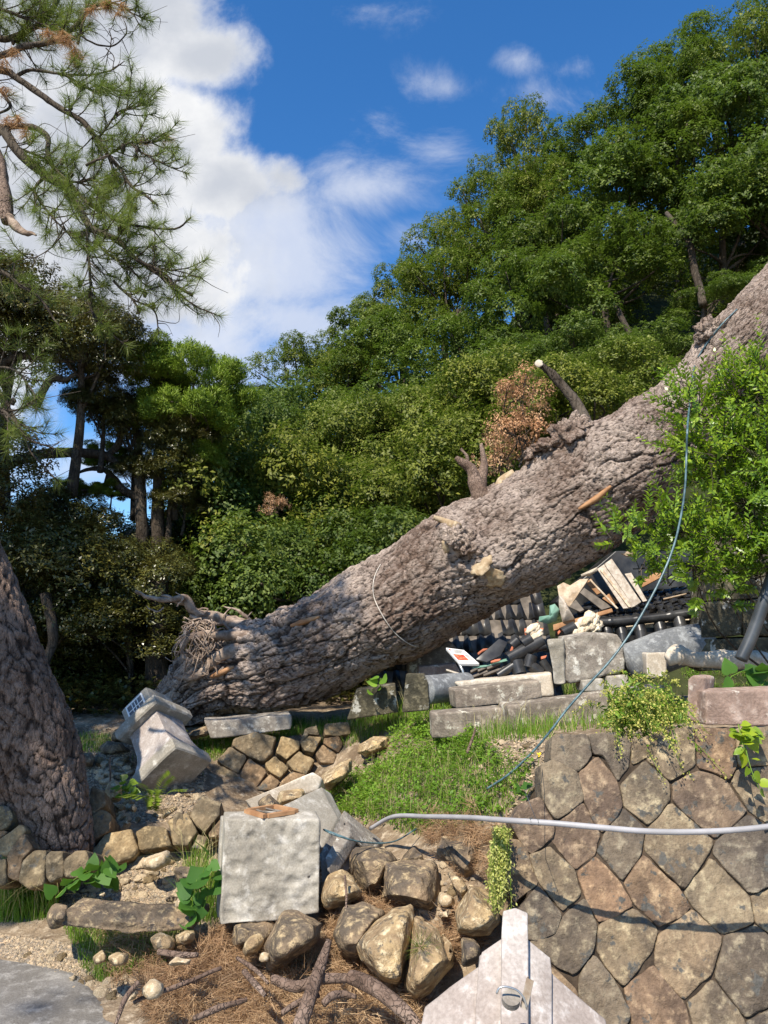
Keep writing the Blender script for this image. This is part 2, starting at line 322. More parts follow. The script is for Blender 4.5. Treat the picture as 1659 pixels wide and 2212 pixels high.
def gz(x, y):
    x = np.asarray(x, float); y = np.asarray(y, float)
    cols = np.stack([np.interp(y, [p[0] for p in PROF[k]], [p[1] for p in PROF[k]]) for k in PX], -1)
    xi = np.clip(np.searchsorted(PX, x)-1, 0, len(PX)-2); pa = np.array(PX, float)
    f = np.clip((x-pa[xi])/(pa[xi+1]-pa[xi]), 0, 1)
    z = np.take_along_axis(cols, xi[..., None], -1)[..., 0]*(1-f)+np.take_along_axis(cols, xi[..., None]+1, -1)[..., 0]*f
    r = np.clip(y-9.3, 0, 7.5+np.clip(x-2, 0, 4)*1.1); k = 1/(1+np.exp(-(x+1.0)/2.2)); steep = .15+.95*k
    z = z+np.minimum(r*steep, 26)*np.clip((x+9)/6, 0, 1)
    rough = np.clip((y-3.1-np.clip(-x-.5, 0, 1.7)*.83)/.5, 0, 1)
    P = np.stack([x*2.3, y*2.3, 0*x], -1); Q = np.stack([x*9, y*9, 0*x+3], -1)
    return z+rough*(.035*fbm(P, 2, 3)+.022*fbm(Q, 3, 5)*np.clip(2-(y-4)/4, .2, 1))
def axis(lo, a, b, hi, step, grow=1.22):
    mid = list(np.arange(a, b, step)); s = step; L = []; x = a
    while x > lo: s *= grow; x -= s; L.append(x)
    s = step; Rr = []; x = mid[-1]
    while x < hi: s *= grow; x += s; Rr.append(x)
    return np.array(L[::-1]+mid+Rr)
gx = axis(-300, -3.6, 2.6, 300, .028); gy = axis(-200, 2.2, 7.2, 400, .028)
X, Y = np.meshgrid(gx, gy); Z = gz(X, Y); nx, ny = len(gx), len(gy)
i0 = (np.arange(ny-1)[:, None]*nx+np.arange(nx-1)[None]).ravel()
GV = np.stack([X, Y, Z], -1).reshape(-1, 3); GF = np.stack([i0, i0+1, i0+nx+1, i0+nx], -1)
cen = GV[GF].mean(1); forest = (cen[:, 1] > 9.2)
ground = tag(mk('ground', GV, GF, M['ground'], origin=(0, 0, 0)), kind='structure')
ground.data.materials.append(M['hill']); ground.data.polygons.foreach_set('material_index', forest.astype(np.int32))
def bvh_of(V, Fc): return BVHTree.FromPolygons([Vector(v) for v in V], [tuple(int(i) for i in f) for f in Fc])
sel = (cen[:, 0] > -8) & (cen[:, 0] < 5) & (cen[:, 1] > 2) & (cen[:, 1] < 10)
used = np.unique(GF[sel]); rem = -np.ones(len(GV), int); rem[used] = np.arange(len(used))
GB = bvh_of(GV[used], rem[GF[sel]])
def ray(bvh, px, py):
    d = pdir(px, py).normalized(); h = bvh.ray_cast(Vector((0, 0, CAMZ)), d); return h[0], h[1]
def gpt(px, py):
    h = ray(GB, px, py)[0]
    return h if h is not None else at(px, py, 5)
def ing(x, y): return float(gz(np.array([x]), np.array([y]))[0])
# road sheet 
def inpoly(P, poly):
    x, y = P[:, 0], P[:, 1]; r = np.zeros(len(P), bool); n = len(poly)
    for i in range(n):
        x1, y1 = poly[i]; x2, y2 = poly[(i+1) % n]
        c = (y1 > y) != (y2 > y); r ^= c & (x < (x2-x1)*(y-y1)/((y2-y1) or 1e-9)+x1)
    return r
xs = np.arange(-40, 3.2, .05); ys = np.arange(-6, 4.0, .04)
xs = np.concatenate([np.arange(-60, -4, 2.), np.arange(-4, 3.2, .04)]); ys = np.concatenate([np.arange(-20, 2, 1.), np.arange(2, 4.8, .03)])
X2, Y2 = np.meshgrid(xs, ys); e = np.interp(X2, [-60, -3, -2.0, -1.45, -1.25, -1.0, -.5, 3.2], [4.5, 4.5, 4.34, 3.93, 3.70, 3.38, 2.95, 2.7])
e = e+.05*fbm(np.stack([X2*5, Y2*0, 0*X2], -1), 3, 9); edge = np.clip((e-Y2)/.12, -1, 1)
Z2 = gz(X2, Y2)*0+.011+.006*fbm(np.stack([X2*3, Y2*3, 0*X2], -1), 2, 8)-np.where(edge < .25, .05*(.25-edge), 0)
nx2, ny2 = len(xs), len(ys); i0 = (np.arange(ny2-1)[:, None]*nx2+np.arange(nx2-1)[None]).ravel()
RF = np.stack([i0, i0+1, i0+nx2+1, i0+nx2], -1); RV = np.stack([X2, Y2, Z2], -1).reshape(-1, 3)
keep = (edge.ravel()[RF] > -.9).all(1); tag(mk('road', RV, RF[keep], M['asphalt'], origin=(0, 0, 0)), kind='structure')
# ---------------------------------------------------------------- stone walls traced stone by stone
def A(L, ox, oy, s): return [(ox+x*s, oy+y*s) for x, y in L]
SA = (932.6, 1426.4, .4378); SB = (877.8, 1810.4, .4709); SC = (384, 1590.9, .3968); SD = (0, 1481.2, .3307)
SE = (0, 1810.4, .3968); SG = (219.4, 1206.9, .26455); SH = (932.6, 1289.2, .19841); SI = (1152.1, 1152.1, .26455); SJ = (0, 1042.3, .26455)
def stone_piece(mb, pts3, nrm, depth=.16, dome=.02, gap=.001, jag=.012, sd=0, seg=44, tilt=.0):
    P = np.array([list(p) for p in pts3]); c = P.mean(0); n = np.array(nrm)
    L = P-c; L = L-np.outer(L@n, n)*.0
    for _ in range(2):                                # round the corners a little
        Q = []
        for i in range(len(L)):
            a, b_ = L[i], L[(i+1) % len(L)]; Q += [a*.95+b_*.05, a*.05+b_*.95] if _ == 0 else [a*.93+b_*.07, a*.07+b_*.93]
        L = np.array(Q)
    d = np.linalg.norm(np.roll(L, -1, 0)-L, axis=1); s = np.concatenate([[0], np.cumsum(d)]); t = np.linspace(0, s[-1], seg, endpoint=False)
    LL = np.vstack([L, L[:1]]); B = np.stack([np.interp(t, s, LL[:, k]) for k in range(3)], 1)
    R = np.linalg.norm(B, axis=1).mean(); ring = []
    rr = [(1-gap/R*3, -depth), (1-gap/R*1.2, -.03), (1-gap/R*1.6, -.008), (1-gap/R*3-.008, .4*dome), (.955, .75*dome), (.86, .9*dome), (.74, 1*dome), (.6, 1*dome), (.45, 1*dome), (.3, 1*dome), (.15, dome)]
    tl = np.array([RNG.uniform(-tilt, tilt), RNG.uniform(-tilt, tilt)*0, RNG.uniform(-tilt, tilt)])
    for k, (q, h) in enumerate(rr):
        V = c+B*q; m = V*1.0+sd*3.17
        no = fbm(m*7, 3, 4)*(.016+dome*.3)+fbm(m*26, 3, 6)*.010; ed = fbm(m*14, 3, 12)[:, None]*B/R*jag*(1 if k < 5 else .3)
        V = V+ed+np.outer((h+(no if k > 2 else no*.3)+(B*q)@tl*(k > 1)), n)
        ring.append(V)
    V = np.vstack(ring+[(c+n*dome*1.02)[None]]); K = len(ring)
    Fc = [[i*seg+j, i*seg+(j+1) % seg, (i+1)*seg+(j+1) % seg, (i+1)*seg+j] for i in range(K-1) for j in range(seg)]
    Fc += [[(K-1)*seg+j, (K-1)*seg+(j+1) % seg, K*seg] for j in range(seg)]
    mb.add(V, Fc)
def orient(pts):                                      # make polygon counter-clockwise seen from the camera
    a = sum(pts[i][0]*pts[(i+1) % len(pts)][1]-pts[(i+1) % len(pts)][0]*pts[i][1] for i in range(len(pts)))
    return pts if a < 0 else pts[::-1]
def wall(name, label, polys, plane_pt, nrm, mat, **kw):
    n = Vector(nrm).normalized(); mb = MB(); cam0 = Vector((0, 0, CAMZ)); allp = []
    for k, P in enumerate(polys):
        P3 = []
        for px, py in orient(P):
            d = pdir(px, py); t = (Vector(plane_pt)-cam0).dot(n)/d.dot(n); P3.append(cam0+d*t)
        allp += P3; stone_piece(mb, P3, n, sd=k, **kw)
    o = mb.build(name, mat); tag(o, label, 'stone wall'); return o, allp, n
RW = [A(p, *SA) for p in [
 [(597,372),(760,360),(800,470),(722,555),(590,492)], [(762,362),(920,354),(985,402),(975,520),(918,598),(845,470),(798,462)],
 [(540,510),(600,492),(722,555),(748,690),(610,795),(545,690)], [(726,555),(820,470),(918,600),(943,720),(845,860),(790,790),(750,690)],
 [(926,610),(1050,490),(1170,600),(1180,690),(1065,825),(945,722)], [(990,400),(1120,345),(1110,470),(1050,488),(985,520)],
 [(1122,345),(1295,325),(1310,520),(1176,602),(1056,484)], [(1300,335),(1490,340),(1505,520),(1470,595),(1390,555),(1312,530)],
 [(1185,605),(1312,538),(1460,598),(1560,745),(1400,885),(1310,810),(1182,690)], [(1500,335),(1700,318),(1700,520),(1600,515),(1508,525)],
 [(1475,600),(1512,535),(1700,520),(1700,830),(1562,748)], [(430,715),(535,665),(612,800),(603,880),(490,960),(430,890),(385,800)],
 [(612,800),(745,695),(840,862),(810,955),(708,1040),(585,882)]]] + [A(p, *SB) for p in [
 [(905,-11),(995,-141),(1097,-44),(1085,65),(990,205),(875,62)], [(1100,-40),(1213,-169),(1418,12),(1395,70),(1270,245),(1088,55)], [(1421,15),(1567,-114),(1700,-30),(1700,215),(1575,258),(1400,75)],
 [(440,10),(520,10),(565,75),(605,205),(500,295),(465,250)], [(568,82),(660,30),(775,150),(810,265),(720,345),(606,205)],
 [(780,150),(875,75),(990,210),(1045,312),(880,390),(815,262)], [(1000,210),(1087,72),(1268,247),(1310,325),(1160,412),(1050,312)],
 [(1275,248),(1398,82),(1575,262),(1595,382),(1450,445),(1315,322)], [(1580,267),(1700,215),(1700,470),(1600,385)],
 [(500,330),(605,210),(716,352),(680,440),(600,478),(530,460)], [(560,475),(680,445),(722,352),(822,272),(880,392),(862,520),(770,635),(690,590)],
 [(885,395),(1042,318),(1152,417),(1140,520),(990,690),(865,522)], [(1152,440),(1315,328),(1455,452),(1405,622),(1275,750),(1137,580)],
 [(1462,450),(1600,390),(1700,470),(1700,760),(1560,838),(1415,642)], [(785,628),(862,530),(985,692),(1035,800),(1000,890),(880,860),(790,740)],
 [(1002,688),(1132,572),(1272,755),(1320,900),(1180,1000),(1040,880)], [(1285,752),(1412,642),(1560,842),(1560,940),(1400,1000),(1330,900)],
 [(560,560),(690,600),(780,700),(790,860),(640,900),(540,760)], [(1562,845),(1700,765),(1700,1000),(1570,960)], [(800,870),(1000,895),(1030,1010),(900,1080),(790,1000)]]]
w, wp, wn = wall('retaining_wall', 'tall battered retaining wall of fitted brown diamond-laid stones at the right behind the grey pipe', RW, (1.2, 3.5, 1.1), (0, -1, .30), M['wall'], dome=.005, gap=0.0)
# solid fill behind it (the joints) and its rough concealed end
bk = MB(); q = .055; P0 = [(.80, 1.02), (.70, .88), (.62, .72), (.58, .5), (.56, -.2), (3.4, -.2), (3.4, 1.10), (.8, 1.06)]
def onp(x, z, off): y = 3.5+(z-1.1)*.30; return np.array([x, y, z])-np.array(wn)*off
fr = [onp(x, z, .010) for x, z in P0]; bb = [onp(x, z, .010)+np.array([0, .3, 0]) for x, z in P0]; k = len(P0)
bk.add(fr+bb, [list(range(k)), list(range(k, 2*k))[::-1]]+[[i, k+i, k+(i+1) % k, (i+1) % k] for i in range(k)])
fill = bk.build('wall_core', M['joint'], smooth=False)
# make the core a child of the wall
fill.parent = w; fill.location = fill.location-w.location
ex = MB()                                             # stones of the same wall beyond the right edge of the picture
for ix in range(4):
    for iz in range(5):
        cx = 2.05+ix*.34+(iz % 2)*.17; cz = .98-iz*.27
        pp = [onp(cx+a, cz+c, 0) for a, c in ((0, .2), (-.16, .03), (-.14, -.1), (0, -.2), (.16, -.04), (.15, .08))]
        stone_piece(ex, pp, np.array(wn), sd=90+ix*7+iz, dome=.03)
e_ = ex.build('coping', M['wall']); e_.name = 'side_stones'; e_.parent = w; e_.location = e_.location-w.location
MW = [A(p, *SC) for p in [
 [(300,15),(420,-20),(540,0),(520,90),(465,140),(385,115),(290,55)], [(210,130),(285,55),(380,117),(335,210),(230,150)], [(235,157),(328,215),(265,335),(150,315),(190,210)],
 [(387,117),(490,195),(425,292),(330,217)], [(322,232),(415,294),(390,345),(300,345)], [(556,0),(665,25),(668,72),(590,132),(532,90)],
 [(678,-10),(785,10),(740,95),(690,82),(668,45)], [(790,8),(875,0),(902,45),(880,97),(788,38)], [(745,97),(788,42),(872,97),(850,152),(775,148)],
 [(470,150),(530,104),(612,172),(560,238),(492,195)], [(592,142),(662,82),(748,130),(700,212),(620,190)], [(500,200),(560,240),(530,300),(425,300)],
 [(565,245),(618,190),(700,215),(660,275),(540,300)], 
 [(655,60),(690,-40),(760,-60),(780,0),(680,-12)], [(790,0),(800,-70),(930,-80),(950,-10),(880,0)], [(905,45),(955,-5),(1010,30),(990,110),(890,130),(880,98)]]]
LW = [A(p, *SC) for p in [[(130,320),(240,360),(235,440),(150,537),(60,437),(95,370)], [(0,412),(58,440),(104,520),(60,590),(-20,600),(-30,450)], [(110,530),(165,545),(150,625),(75,610)], [(165,530),(238,450),(240,560),(180,590)]]]+[A(p, *SD) for p in [
 [(1095,882),(1228,818),(1292,955),(1230,1052),(1130,1052)], [(890,960),(960,920),(1090,930),(1126,1052),(1010,1072),(910,1080)],
 [(590,1090),(700,970),(860,930),(905,1070),(870,1132),(730,1172),(600,1162)], [(568,900),(660,812),(732,850),(732,962),(590,1042),(560,1052)],
 [(576,750),(610,662),(692,702),(700,790),(592,872),(568,850)]]]
BW = [A(p, *SD) for p in [
 [(430,1130),(500,1070),(580,1070),(590,1200),(520,1272),(430,1252)], [(310,1110),(340,1078),(428,1080),(430,1252),(332,1292),(300,1250)],
 [(148,1152),(228,1082),(308,1080),(302,1300),(200,1332),(130,1282)], [(50,1122),(100,1002),(170,952),(230,1062),(150,1142),(130,1290),(50,1252)],
 [(-40,1040),(60,962),(148,902),(180,945),(102,1042),(46,1122),(-40,1090)], [(-60,770),(70,782),(92,862),(42,942),(-60,965)], [(-60,1125),(45,1122),(50,1302),(-60,1330)],
 [(-60,960),(38,945),(58,960),(-40,1036)]]]
wall('curved_wall', 'low wall of fitted tan stones below the uprooted trunk and grass strip', MW, at(640, 1660, 6.25), (.18, -1, .5), M['wall2'], gap=.002, dome=.016, depth=.3, tilt=.12)
wall('stone_edging', 'five large worn grey-brown stones between the leaning pine and the fallen lantern', LW, at(300, 1800, 4.86), (.1, -1, .5), M['wall2'], dome=.022, depth=.3, tilt=.15)
wall('low_wall', 'rough upright stones around the foot of the leaning pine at the left edge', BW, at(90, 1880, 4.35), (.05, -1, .35), M['wall2'], dome=.022, depth=.3, tilt=.15)
# ---------------------------------------------------------------- big fallen trunk
SPN = [(340,1535,7.15,.10),(372,1522,7.1,.17),(415,1500,7.05,.27),(480,1462,6.95,.37),(560,1440,6.8,.425),(660,1408,6.65,.455),(760,1352,6.5,.475),(860,1302,6.35,.505),(960,1243,6.2,.50),(1060,1188,6.08,.50),
       (1160,1128,5.95,.52),(1260,1066,5.82,.535),(1350,1000,5.7,.55),(1440,930,5.58,.545),(1520,850,5.45,.52),(1600,748,5.3,.48),(1700,620,5.15,.46),(1800,480,5.0,.44),(1950,250,4.8,.42),(2150,-60,4.6,.40)]
FX = [340, 500, 1200, 1300, 1400, 1500, 1600, 1700, 1950]; FR = [.86, .84, .83, .79, .71, .64, .56, .50, .45]; FY = [-4, -2, 3, 6, 14, 16, 14, 6, 0]
SPN = [(a, b+float(np.interp(a, FX, FY)), c+d, float(np.interp(a, FX, FR))*r*(c+d)/c) for (a, b, c, r) in SPN for d in [.42*min(1, max(0, (a-480)/500))]]
sp = np.array([list(at(a, b, c))+[r] for a, b, c, r in SPN]); NS, NT = 820, 380
spv = cat(sp, NS); C_ = spv[:, :3]; Rr = spv[:, 3]; T_, A_, B_ = frames(C_)
sl_ = np.concatenate([[0], np.cumsum(np.linalg.norm(np.diff(C_, axis=0), axis=1))])
th = np.linspace(0, 2*np.pi, NT, endpoint=False); Sg, Tg = np.meshgrid(sl_, th, indexing='ij')
dirs = np.cos(Tg)[..., None]*A_[:, None]+np.sin(Tg)[..., None]*B_[:, None]; U3_ = None
P3 = C_[:, None]+dirs*Rr[:, None, None]
lump = fbm(P3*1.5, 3, 21)*.075+fbm(P3*4, 3, 22)*.035
NC = 36; U = np.stack([Tg/(2*np.pi)*NC, Sg*7.5], -1)+.8*np.stack([fbm(P3*6, 2, 31), fbm(P3*6, 2, 32)], -1)
def wor_wrap(U, NC, s):
    i = np.floor(U).astype(np.int64); f1 = np.full(U.shape[:-1], 9.); f2 = f1.copy(); cid = f1*0; ly = f1*0
    for dx in (-1, 0, 1):
        for dy in (-1, 0, 1):
            cx, cy = i[..., 0]+dx, i[..., 1]+dy; wx = np.mod(cx, NC)
            d = np.hypot(U[..., 0]-cx-_h(wx, cy, 0*cx, s), U[..., 1]-cy-_h(wx, cy, 0*cx+1, s)); c = _h(wx, cy, 0*cx+2, s)
            m = d < f1; f2 = np.where(m, f1, np.minimum(f2, d)); cid = np.where(m, c, cid); ly = np.where(m, U[..., 1]-cy-_h(wx, cy, 0*cx+1, s), ly); f1 = np.minimum(f1, d)
    return f1, f2, cid, ly
f1, f2, cid, ly = wor_wrap(U, NC, 5); plate = np.clip((f2-f1)*9, 0, 1)
NC2 = 96; U2 = np.stack([Tg/(2*np.pi)*NC2, Sg*17], -1)+1.1*np.stack([fbm(P3*13, 3, 41), fbm(P3*13, 3, 42)], -1)
g1, g2, cid2, ly2 = wor_wrap(U2, NC2, 6); flake = np.clip((g2-g1)*6, 0, 1)*(.35+.65*np.clip(ly2+.5, 0, 1))
furrow = np.clip(1-Sg/3.2, 0, 1)*np.clip(fbm(np.stack([P3@np.array([0, .3, 1.])*3.3, Tg*2.2, Sg*.5], -1), 3, 51)+.1, -.3, 1)*.10
base_rough = np.clip(1-Sg/.9, 0, 1)*fbm(np.stack([Tg*5, Sg*.7, 0*Sg], -1), 3, 61)*.10
NC3 = 20; h1, h2, cid3, ly3 = wor_wrap(np.stack([Tg/(2*np.pi)*NC3, Sg*2.3], -1)+.55*np.stack([fbm(P3*4, 2, 43), fbm(P3*4, 2, 44)], -1), NC3, 8)
lowb = np.clip(1.25-Sg/3.6, 0, 1); ridge_ = np.clip((h2-h1)*5, 0, 1)
e1, e2, ce, le = wor_wrap(np.stack([Tg/(2*np.pi)*16, Sg*1.25], -1)+.75*np.stack([fbm(P3*3.2, 3, 53), fbm(P3*3.2, 3, 54)], -1), 16, 9); longc = np.exp(-((e2-e1)/.055)**2)*np.clip(fbm(P3*2, 2, 55)*2+.75, 0, 1)
disp = lump-longc*.028+plate*.007*(.4+cid)+flake*.015*(.25+cid2)+lowb*ridge_*.035*(.5+.7*cid3)+furrow+base_rough+fbm(P3*40, 2, 70)*.005
# long torn groove along the front and burls
def burl(px, py, r, h):
    global disp
    d = pdir(px, py).normalized(); best = np.argmin(np.where((P3-np.array([0, 0, CAMZ]))@np.array(d) > 0, np.linalg.norm(np.cross(P3-np.array([0, 0, CAMZ]), np.array(d)), axis=-1)+.15*np.linalg.norm(P3-np.array([0, 0, CAMZ]), axis=-1), 99))
    c = P3.reshape(-1, 3)[best]; q = np.linalg.norm(P3-c, axis=-1)/r; disp = disp+h*np.exp(-q*q*1.6)*(1+.35*fbm(P3*13, 2, 77)); return c
burl(985, 1180, .20, .13); burl(1050, 1215, .22, .12); burl(960, 1125, .25, .05); burl(1225, 935, .28, .12); burl(1150, 965, .16, .06); burl(1530, 720, .16, .08); burl(1350, 930, .4, .04)
burl(1135, 1065, .07, -.05); burl(1010, 1205, .07, -.10); burl(1085, 1250, .10, .06); burl(965, 1195, .05, -.04)
Vt = (P3+dirs*disp[..., None]).reshape(-1, 3)
i0 = (np.arange(NS-1)[:, None]*NT+np.arange(NT)[None]); i1 = (np.arange(NS-1)[:, None]*NT+(np.arange(NT)[None]+1) % NT)
TF = np.stack([i0, i1, i1+NT, i0+NT], -1).reshape(-1, 4)
fallen = thing('fallen_pine', 'enormous uprooted pine trunk with flaky bark lying slantwise across the picture from its torn roots', 'tree', (float(C_[8][0]), float(C_[8][1]), ing(C_[8][0], C_[8][1])))
def attr(o, a): q = o.data.attributes.new('pl', 'FLOAT', 'POINT'); q.data.foreach_set('value', np.asarray(a, np.float32).ravel()); return o
attr(mk('trunk', Vt, TF, M['bark_big'], fallen), np.clip(flake*1.3, 0, 1)*(.45+.55*plate)*(.7+.3*cid2)*(1-lowb*(1-ridge_)*.8)*(1-longc*.7))
TBV = bvh_of(Vt, TF)
def tr(px, py, off=.0):
    h, n = ray(TBV, px, py); return (h-pdir(px, py).normalized()*off, n) if h is not None else (at(px, py, 6), Vector((0, -1, 0)))
# cut faces and torn wood on the bark
def blob(c, r, nrm, k=(1, 1, .5), sd=0, n=10, rough=.25):
    z = Vector(nrm).normalized(); x = z.orthogonal().normalized(); y = z.cross(x); V = []; Fc = []; m = 2*n
    for i in range(n+1):
        for j in range(m):
            a = math.pi*i/n; b_ = 2*math.pi*j/m; p = Vector((math.sin(a)*math.cos(b_)*k[0], math.sin(a)*math.sin(b_)*k[1], math.cos(a)*k[2]))
            p *= 1+rough*noise.noise(p*2.1+Vector((sd*3.3, 0, 0)))+rough*.4*noise.noise(p*6+Vector((sd, 9, 0))); V.append(Vector(c)+(x*p.x+y*p.y+z*p.z)*r)
    for i in range(n):
        for j in range(m): Fc.append([i*m+j, i*m+(j+1) % m, (i+1)*m+(j+1) % m, (i+1)*m+j])
    return V, Fc
for k_, (px, py, r, sd, kk, mt) in enumerate([(962, 1182, .055, 1, (1, 1.2, .25), 'wood_cut'), (1043, 1222, .075, 2, (1.3, .9, .3), 'wood_cut'), (1066, 1250, .085, 3, (1.2, 1, .25), 'wood_cut')]):
    h, n = tr(px, py, -.01); mk('cut_wood', *blob(h, r, n, kk, sd, 16, .35), M[mt], fallen)
for px, py, r, sd in ((985, 1160, .085, 4), (1012, 1168, .08, 5), (1018, 1190, .07, 6), (1225, 930, .13, 7), (1185, 962, .10, 8), (1158, 978, .08, 9), (1255, 922, .08, 10), (1535, 712, .09, 11)):
    h, n = tr(px, py, 0); mk('burl', *blob(h, r, n, (1.2, 1, .5), sd, 30, .7), M['burl'], fallen)
for L in ([(628, 1352), (650, 1345), (672, 1338), (690, 1332)], [(455, 1462), (480, 1452), (505, 1440)], [(1250, 1100), (1290, 1075), (1320, 1050)]):
    P = [tr(a, b_, .012)[0] for a, b_ in L]; mk('torn_strip', *tube(cat(P, 12), .018*np.sin(np.linspace(.3, 2.9, 12))+.006, 6), M['plank_red'], fallen)
# roots at the base
rt = [([(575,1370,6.75),(540,1355,6.8),(500,1345,6.85),(450,1330,6.85),(418,1318,6.8),(400,1290,6.75),(370,1295,6.7),(330,1292,6.65),(290,1277,6.6)], .10, .015),
      ([(560,1380,6.6),(520,1375,6.6),(470,1372,6.55),(420,1375,6.5),(398,1392,6.5),(396,1415,6.5),(410,1430,6.5)], .075, .012),
      ([(540,1360,6.9),(505,1340,6.9),(450,1340,6.85),(410,1330,6.8)], .085, .03), ([(412,1318,6.8),(400,1305,6.8),(385,1298,6.75),(370,1290,6.7),(350,1285,6.7)], .05, .012),
      ([(545,1350,6.9),(535,1336,6.9),(512,1318,6.9),(482,1307,6.9)], .03, .008), ([(545,1352,6.85),(538,1335,6.8),(545,1320,6.8)], .02, .005),
      ([(500,1365,6.8),(486,1345,6.8),(487,1325,6.8),(500,1312,6.8)], .025, .006), ([(540,1362,6.9),(550,1345,6.9),(558,1335,6.9)], .03, .01),
      ([(350,1310,6.7),(338,1318,6.7),(320,1315,6.7),(312,1308,6.7)], .012, .005), ([(380,1310,6.7),(395,1290,6.7),(380,1278,6.7)], .015, .006), ([(440,1330,6.8),(450,1315,6.8),(435,1312,6.8),(425,1322,6.8)], .014, .005),
      ([(430,1400,6.5),(420,1425,6.5),(405,1440,6.5)], .02, .006), ([(460,1395,6.5),(440,1415,6.5),(438,1440,6.5)], .03, .008), ([(520,1400,6.6),(470,1420,6.55),(430,1455,6.55),(395,1465,6.55),(378,1462,6.55)], .09, .02)]
mb = MB()
for i, (L, r0, r1) in enumerate(rt):
    P = frompx(L, 40); P = P+.02*np.stack([fbm(P*7+k*9, 2, 80+i) for k in range(3)], 1); rr = np.linspace(r0*.72, r1*.72, 40)*(1+.3*fbm(P*11, 2, i)); mb.tube(P, rr, 9, jit=.008, sd=i)
for i in range(130):
    px = 396+RNG.random()*70; py = 1340+RNG.random()*80; a = at(px, py, 6.45+RNG.random()*.3); b_ = a+Vector((RNG.uniform(-.12, .12), RNG.uniform(-.08, .05), RNG.uniform(-.18, .06))); c_ = b_+Vector((RNG.uniform(-.08, .08), 0, RNG.uniform(-.1, .04)))
    mb.tube(cat([a, b_, c_], 7), np.linspace(.008, .002, 7), 4)
mb.build('root', M['root'], fallen)
# splintered stump piece standing at the base
mb = MB()
for i in range(9):
    x0 = 352+i*4.2; P = frompx([(x0-2, 1560, 6.75+.02*i), (x0+3, 1510, 6.78), (368+i*3.4, 1472+abs(i-4)*4+RNG.random()*12, 6.8)], 12); mb.tube(P, np.linspace(.035, .008, 12), 5, jit=.012, sd=i)
mb.build('splinter', M['root'], fallen)
# broken branch stubs standing up behind the trunk
def limb(name, L, r, n=26, mat='root', parent=fallen, seg=12, jit=.012):
    P = frompx(L, n); R0 = np.interp(np.linspace(0, 1, n), np.linspace(0, 1, len(r)), r); V, Fc = tube(P, R0*(1+.15*fbm(P*9, 2, 3)), seg); V = V+jit*np.stack([fbm(V*14+k*5, 2, 9) for k in range(3)], 1)
    return mk(name, V, Fc, M[mat], parent)
limb('broken_limb', [(1050,1100,6.3),(1030,1050,6.35),(1018,1015,6.4),(1000,1000,6.4),(985,988,6.4)], [.085,.065,.045,.035,.02], mat='bark_branch')
limb('broken_limb', [(1010,1010,6.4),(1008,985,6.4),(995,968,6.4)], [.022,.016,.010], mat='bark_branch')
limb('broken_limb', [(1035,1060,6.4),(1045,1000,6.45),(1040,960,6.45)], [.06,.03,.012], mat='bark_branch')
limb('broken_limb', [(1075,1080,6.3),(1085,1040,6.35),(1110,1020,6.35)], [.06,.045,.03], mat='wood_cut')
limb('broken_limb', [(1275,930,6.2),(1250,880,6.3),(1225,845,6.35),(1190,805,6.4),(1165,785,6.4)], [.06,.048,.04,.034,.03], mat='bark_dark')
mk('sawn_end', *blob(at(1164, 785, 6.37), .034, (-.5, -.8, .2), (1, 1.2, .35), 4), M['cream'], fallen)
limb('broken_limb', [(990,1140,6.0),(960,1125,6.15),(937,1117,6.15)], [.035,.03,.02], mat='wood_cut')
# pale wire hugging the trunk
P = [tr(a, b_, .012)[0] for a, b_ in [(822,1219),(812,1238),(806,1262),(808,1290),(820,1318),(836,1345),(852,1366),(870,1382),(888,1393),(905,1398)]]
tag(mk('wire', *tube(cat(P, 60), .0036, 6), M['wire']), 'thin pale wire curving over the bark of the fallen trunk', 'wire')
# ---------------------------------------------------------------- foliage helpers
def unit(V): return V/(np.linalg.norm(V, axis=-1, keepdims=True)+1e-9)
def leaf_mesh(C, D, Nn, L, W, fold=.12):
    D = unit(D); S_ = unit(np.cross(D, Nn)); Nn = np.cross(S_, D); L = np.broadcast_to(L, (len(C),))[:, None]; W = L*W
    V = np.stack([C, C+D*L*.45+S_*W*.5+Nn*L*fold, C+D*L, C+D*L*.45-S_*W*.5+Nn*L*fold], 1).reshape(-1, 3)
    return V, np.arange(len(V)).reshape(-1, 4)
def rnd_dirs(n, rng, zmin=-1): 
    z = rng.uniform(zmin, 1, n); a = rng.uniform(0, 2*np.pi, n); r = np.sqrt(1-z*z); return np.stack([r*np.cos(a), r*np.sin(a), z], 1)
def crown_pts(rng, R, sq, nl, lr, ntw, up=.35, hemi=-.5):
    ld = rnd_dirs(nl, rng, -.65); lc = ld*R*rng.uniform(.55, .95, nl)[:, None]*[1, 1, sq]; r = R*rng.uniform(lr[0], lr[1], nl)
    P = []; O = []
    for c, q in zip(lc, r):
        d = rnd_dirs(ntw, rng, hemi); rad = q*rng.uniform(.72, 1.08, ntw)*(1+.25*fbm(d*2.2+c, 2, 5))
        P.append(c+d*rad[:, None]*[1, 1, .8]); O.append(unit(d+[0, 0, up]))
    return np.concatenate(P), np.concatenate(O), lc
def rosette(P, O, rng, nleaf, L, W, spread=1.0, droop=.1, jit=.03):
    n = len(P); C = np.repeat(P, nleaf, 0)+rng.normal(0, jit, (n*nleaf, 3)); Oo = np.repeat(O, nleaf, 0)
    t = rnd_dirs(n*nleaf, rng); t = unit(t-Oo*(t*Oo).sum(1)[:, None]); D = unit(Oo*rng.uniform(.0, .7, (n*nleaf, 1))+t*spread-[0, 0, droop])
    Nn = unit(Oo+[0, 0, .5]+.35*rnd_dirs(n*nleaf, rng)); return leaf_mesh(C, D, Nn, L*rng.uniform(.7, 1.2, n*nleaf), W)
